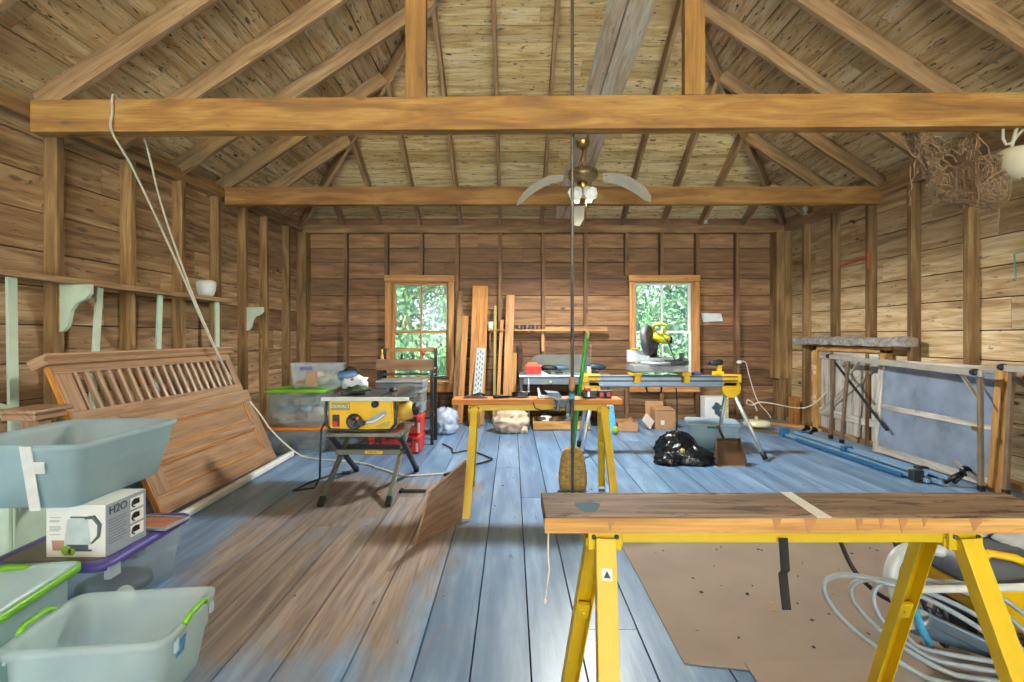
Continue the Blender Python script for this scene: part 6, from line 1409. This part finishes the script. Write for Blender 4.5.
# ---------------------------------------------------------------- machine and hoses on the paper, lower right
vy = 2.12
vc = thing('wet_vacuum', 'yellow and dark grey machine tub on a black lattice frame, lower right floor', 'vacuum', (2.0, vy, 0))
vx = 2.0
def rr2(cx, cy, hx, hy, z): return rrect(cx, cy, hx, hy, .05, z)
MB().loft([rr2(vx+.06, vy, .09, .10, .05), rr2(vx+.05, vy, .13, .13, .08), rr2(vx, vy, .20, .17, .24), rr2(vx, vy, .205, .175, .27)]).build('tub', M_YELD, vc, True)
MB().loft([rr2(vx, vy, .212, .182, .27), rr2(vx, vy, .215, .185, .29), rr2(vx-.02, vy, .18, .15, .34), rr2(vx-.04, vy, .12, .1, .385)]).build('lid', simple('slate_lid', '#4b5360', .45), vc, True)
MB().tube([(vx-.16, vy-.12, .34), (vx-.10, vy-.13, .385), (vx-.02, vy-.15, .375), (vx+.08, vy-.16, .33)], .016, 8).build('lid_trim', M_YELD, vc, True)
for k, (a, b_) in enumerate((((vx-.24, vy-.12, .0), (vx-.38, vy+.02, .47)), ((vx-.12, vy-.22, .0), (vx-.20, vy-.20, .28)), ((vx-.18, vy-.2, .075), (vx+.2, vy-.2, .05)))):
    a, b_ = Vector(a), Vector(b_); d = (b_-a).normalized(); up = Vector((0, -1, 0)); sd = d.cross(up).normalized(); L_ = (b_-a).length; g = MB()
    for q in (-.028, .028): g.beam(a+sd*q, b_+sd*q, .008, .02, up)
    n_ = max(4, int(L_/.055))
    for i in range(n_):
        p, q = a+d*(L_*i/n_), a+d*(L_*(i+1)/n_); g.beam(p+sd*.028, q-sd*.028, .006, .014, up).beam(p-sd*.028, q+sd*.028, .006, .014, up)
    g.build('lattice_strut', M_BLK, vc, True)
MB().beam((vx-.36, vy-.06, .06), (vx+.1, vy-.40, .03), .03, .06).beam((vx-.30, vy+.12, .03), (vx+.22, vy-.06, .03), .05, .05).beam((vx-.36, vy-.06, .12), (vx-.1, vy-.3, .04), .02, .05).build('base_frame', M_BLUEGREY, vc, True, bevel=.008)
for sx in (-.1, .12): MB().box(vx+sx-.02, vx+sx+.02, vy-.06, vy+.1, .0, .16).build('support', M_DGREY, vc, True, bevel=.004)
ed = thing('bent_pipe', 'thick white bent hose end with blue tape, left of the yellow machine', 'hose', (1.62, 2.0, 0))
MB().tube(smooth_path([(1.72, 2.0, .39), (1.62, 2.0, .405), (1.53, 1.98, .385), (1.485, 1.96, .32), (1.49, 1.95, .25), (1.53, 1.95, .18), (1.56, 1.95, .12)]), .024, 12).build('pipe_wall', simple('grey_white_pipe', '#c3c8ca', .4), ed, True)
MB().tube([(1.535, 1.915, .23), (1.545, 1.912, .19), (1.565, 1.91, .13), (1.60, 1.915, .07)], .014, 8).build('blue_tape', M_BLUE, ed, True)
MB().lathe([(.042, 0), (.042, .03)], (1.575, 1.95, .16), (.4, 0, -1), 14).build('clamp_ring', M_LGREY, ed, True)
g = MB(); pts = []
for k in range(132):
    a = 2*math.pi*k/34; lp_ = k/34
    ca, sa_ = math.cos(a), math.sin(a); u_, w_ = .40-.05*lp_+.02*math.sin(5*lp_), .16-.03*math.sin(1.3*lp_)
    px_ = 1.47+.075*lp_+u_*ca*.78-w_*sa_*.6-.0*lp_; pz_ = .165-.008*lp_-u_*ca*.42-w_*sa_*.62
    pts.append(Vector((px_, 1.80+.035*lp_-.08*ca+.01*math.sin(lp_*3), max(.015+.01*lp_, pz_))))
tag(g.tube(pts, .0095, 8).build('hose_coil', M_HOSE, origin=(1.8, 1.8, 0)), 'loose coil of glossy grey hose looped behind the front sawhorse right leg', 'hose')
g = MB().tube(smooth_path([(1.36, 2.15, .40), (1.33, 2.12, .36), (1.33, 2.08, .26), (1.38, 2.02, .17), (1.47, 1.98, .12), (1.56, 1.97, .10)]), .009, 7)
tag(MB().tube(smooth_path([(1.44, 2.2, .46), (1.41, 2.18, .42), (1.40, 2.12, .36), (1.42, 2.08, .28), (1.47, 2.06, .22), (1.52, 2.06, .18), (1.60, 2.06, .14)]), .009, 7).build('black_tube', M_BLK), 'thin black tube curving down to the grey hose coil', 'tube')
tag(MB().tube([(1.455, 1.88, .295), (1.9, 1.88, .305), (2.3, 1.88, .33)], .014, 10).build('white_rod', M_TAPE), 'straight pale rod lying across the yellow machine', 'rod')
M_GLOVE = simple('glove_cloth', '#b4b8ba', .9, 0, .2, 14)
gv = thing('work_gloves', 'pale crumpled work gloves lying on the machine at the right edge', 'gloves', (2.12, 2.15, .36))
MB().blob((2.05, 2.2, .40), (.10, .05, .035), 3, .3).build('glove', M_GLOVE, gv, True)
MB().blob((2.16, 2.1, .38), (.12, .06, .05), 7, .35).build('glove', M_GLOVE, gv, True)
for k in range(4): MB().tube([(2.07+.012*k, 2.12-.02*k, .37), (2.0+.01*k, 2.1-.025*k, .355)], [.016, .010], 8).build('glove_finger', M_GLOVE, gv, True)
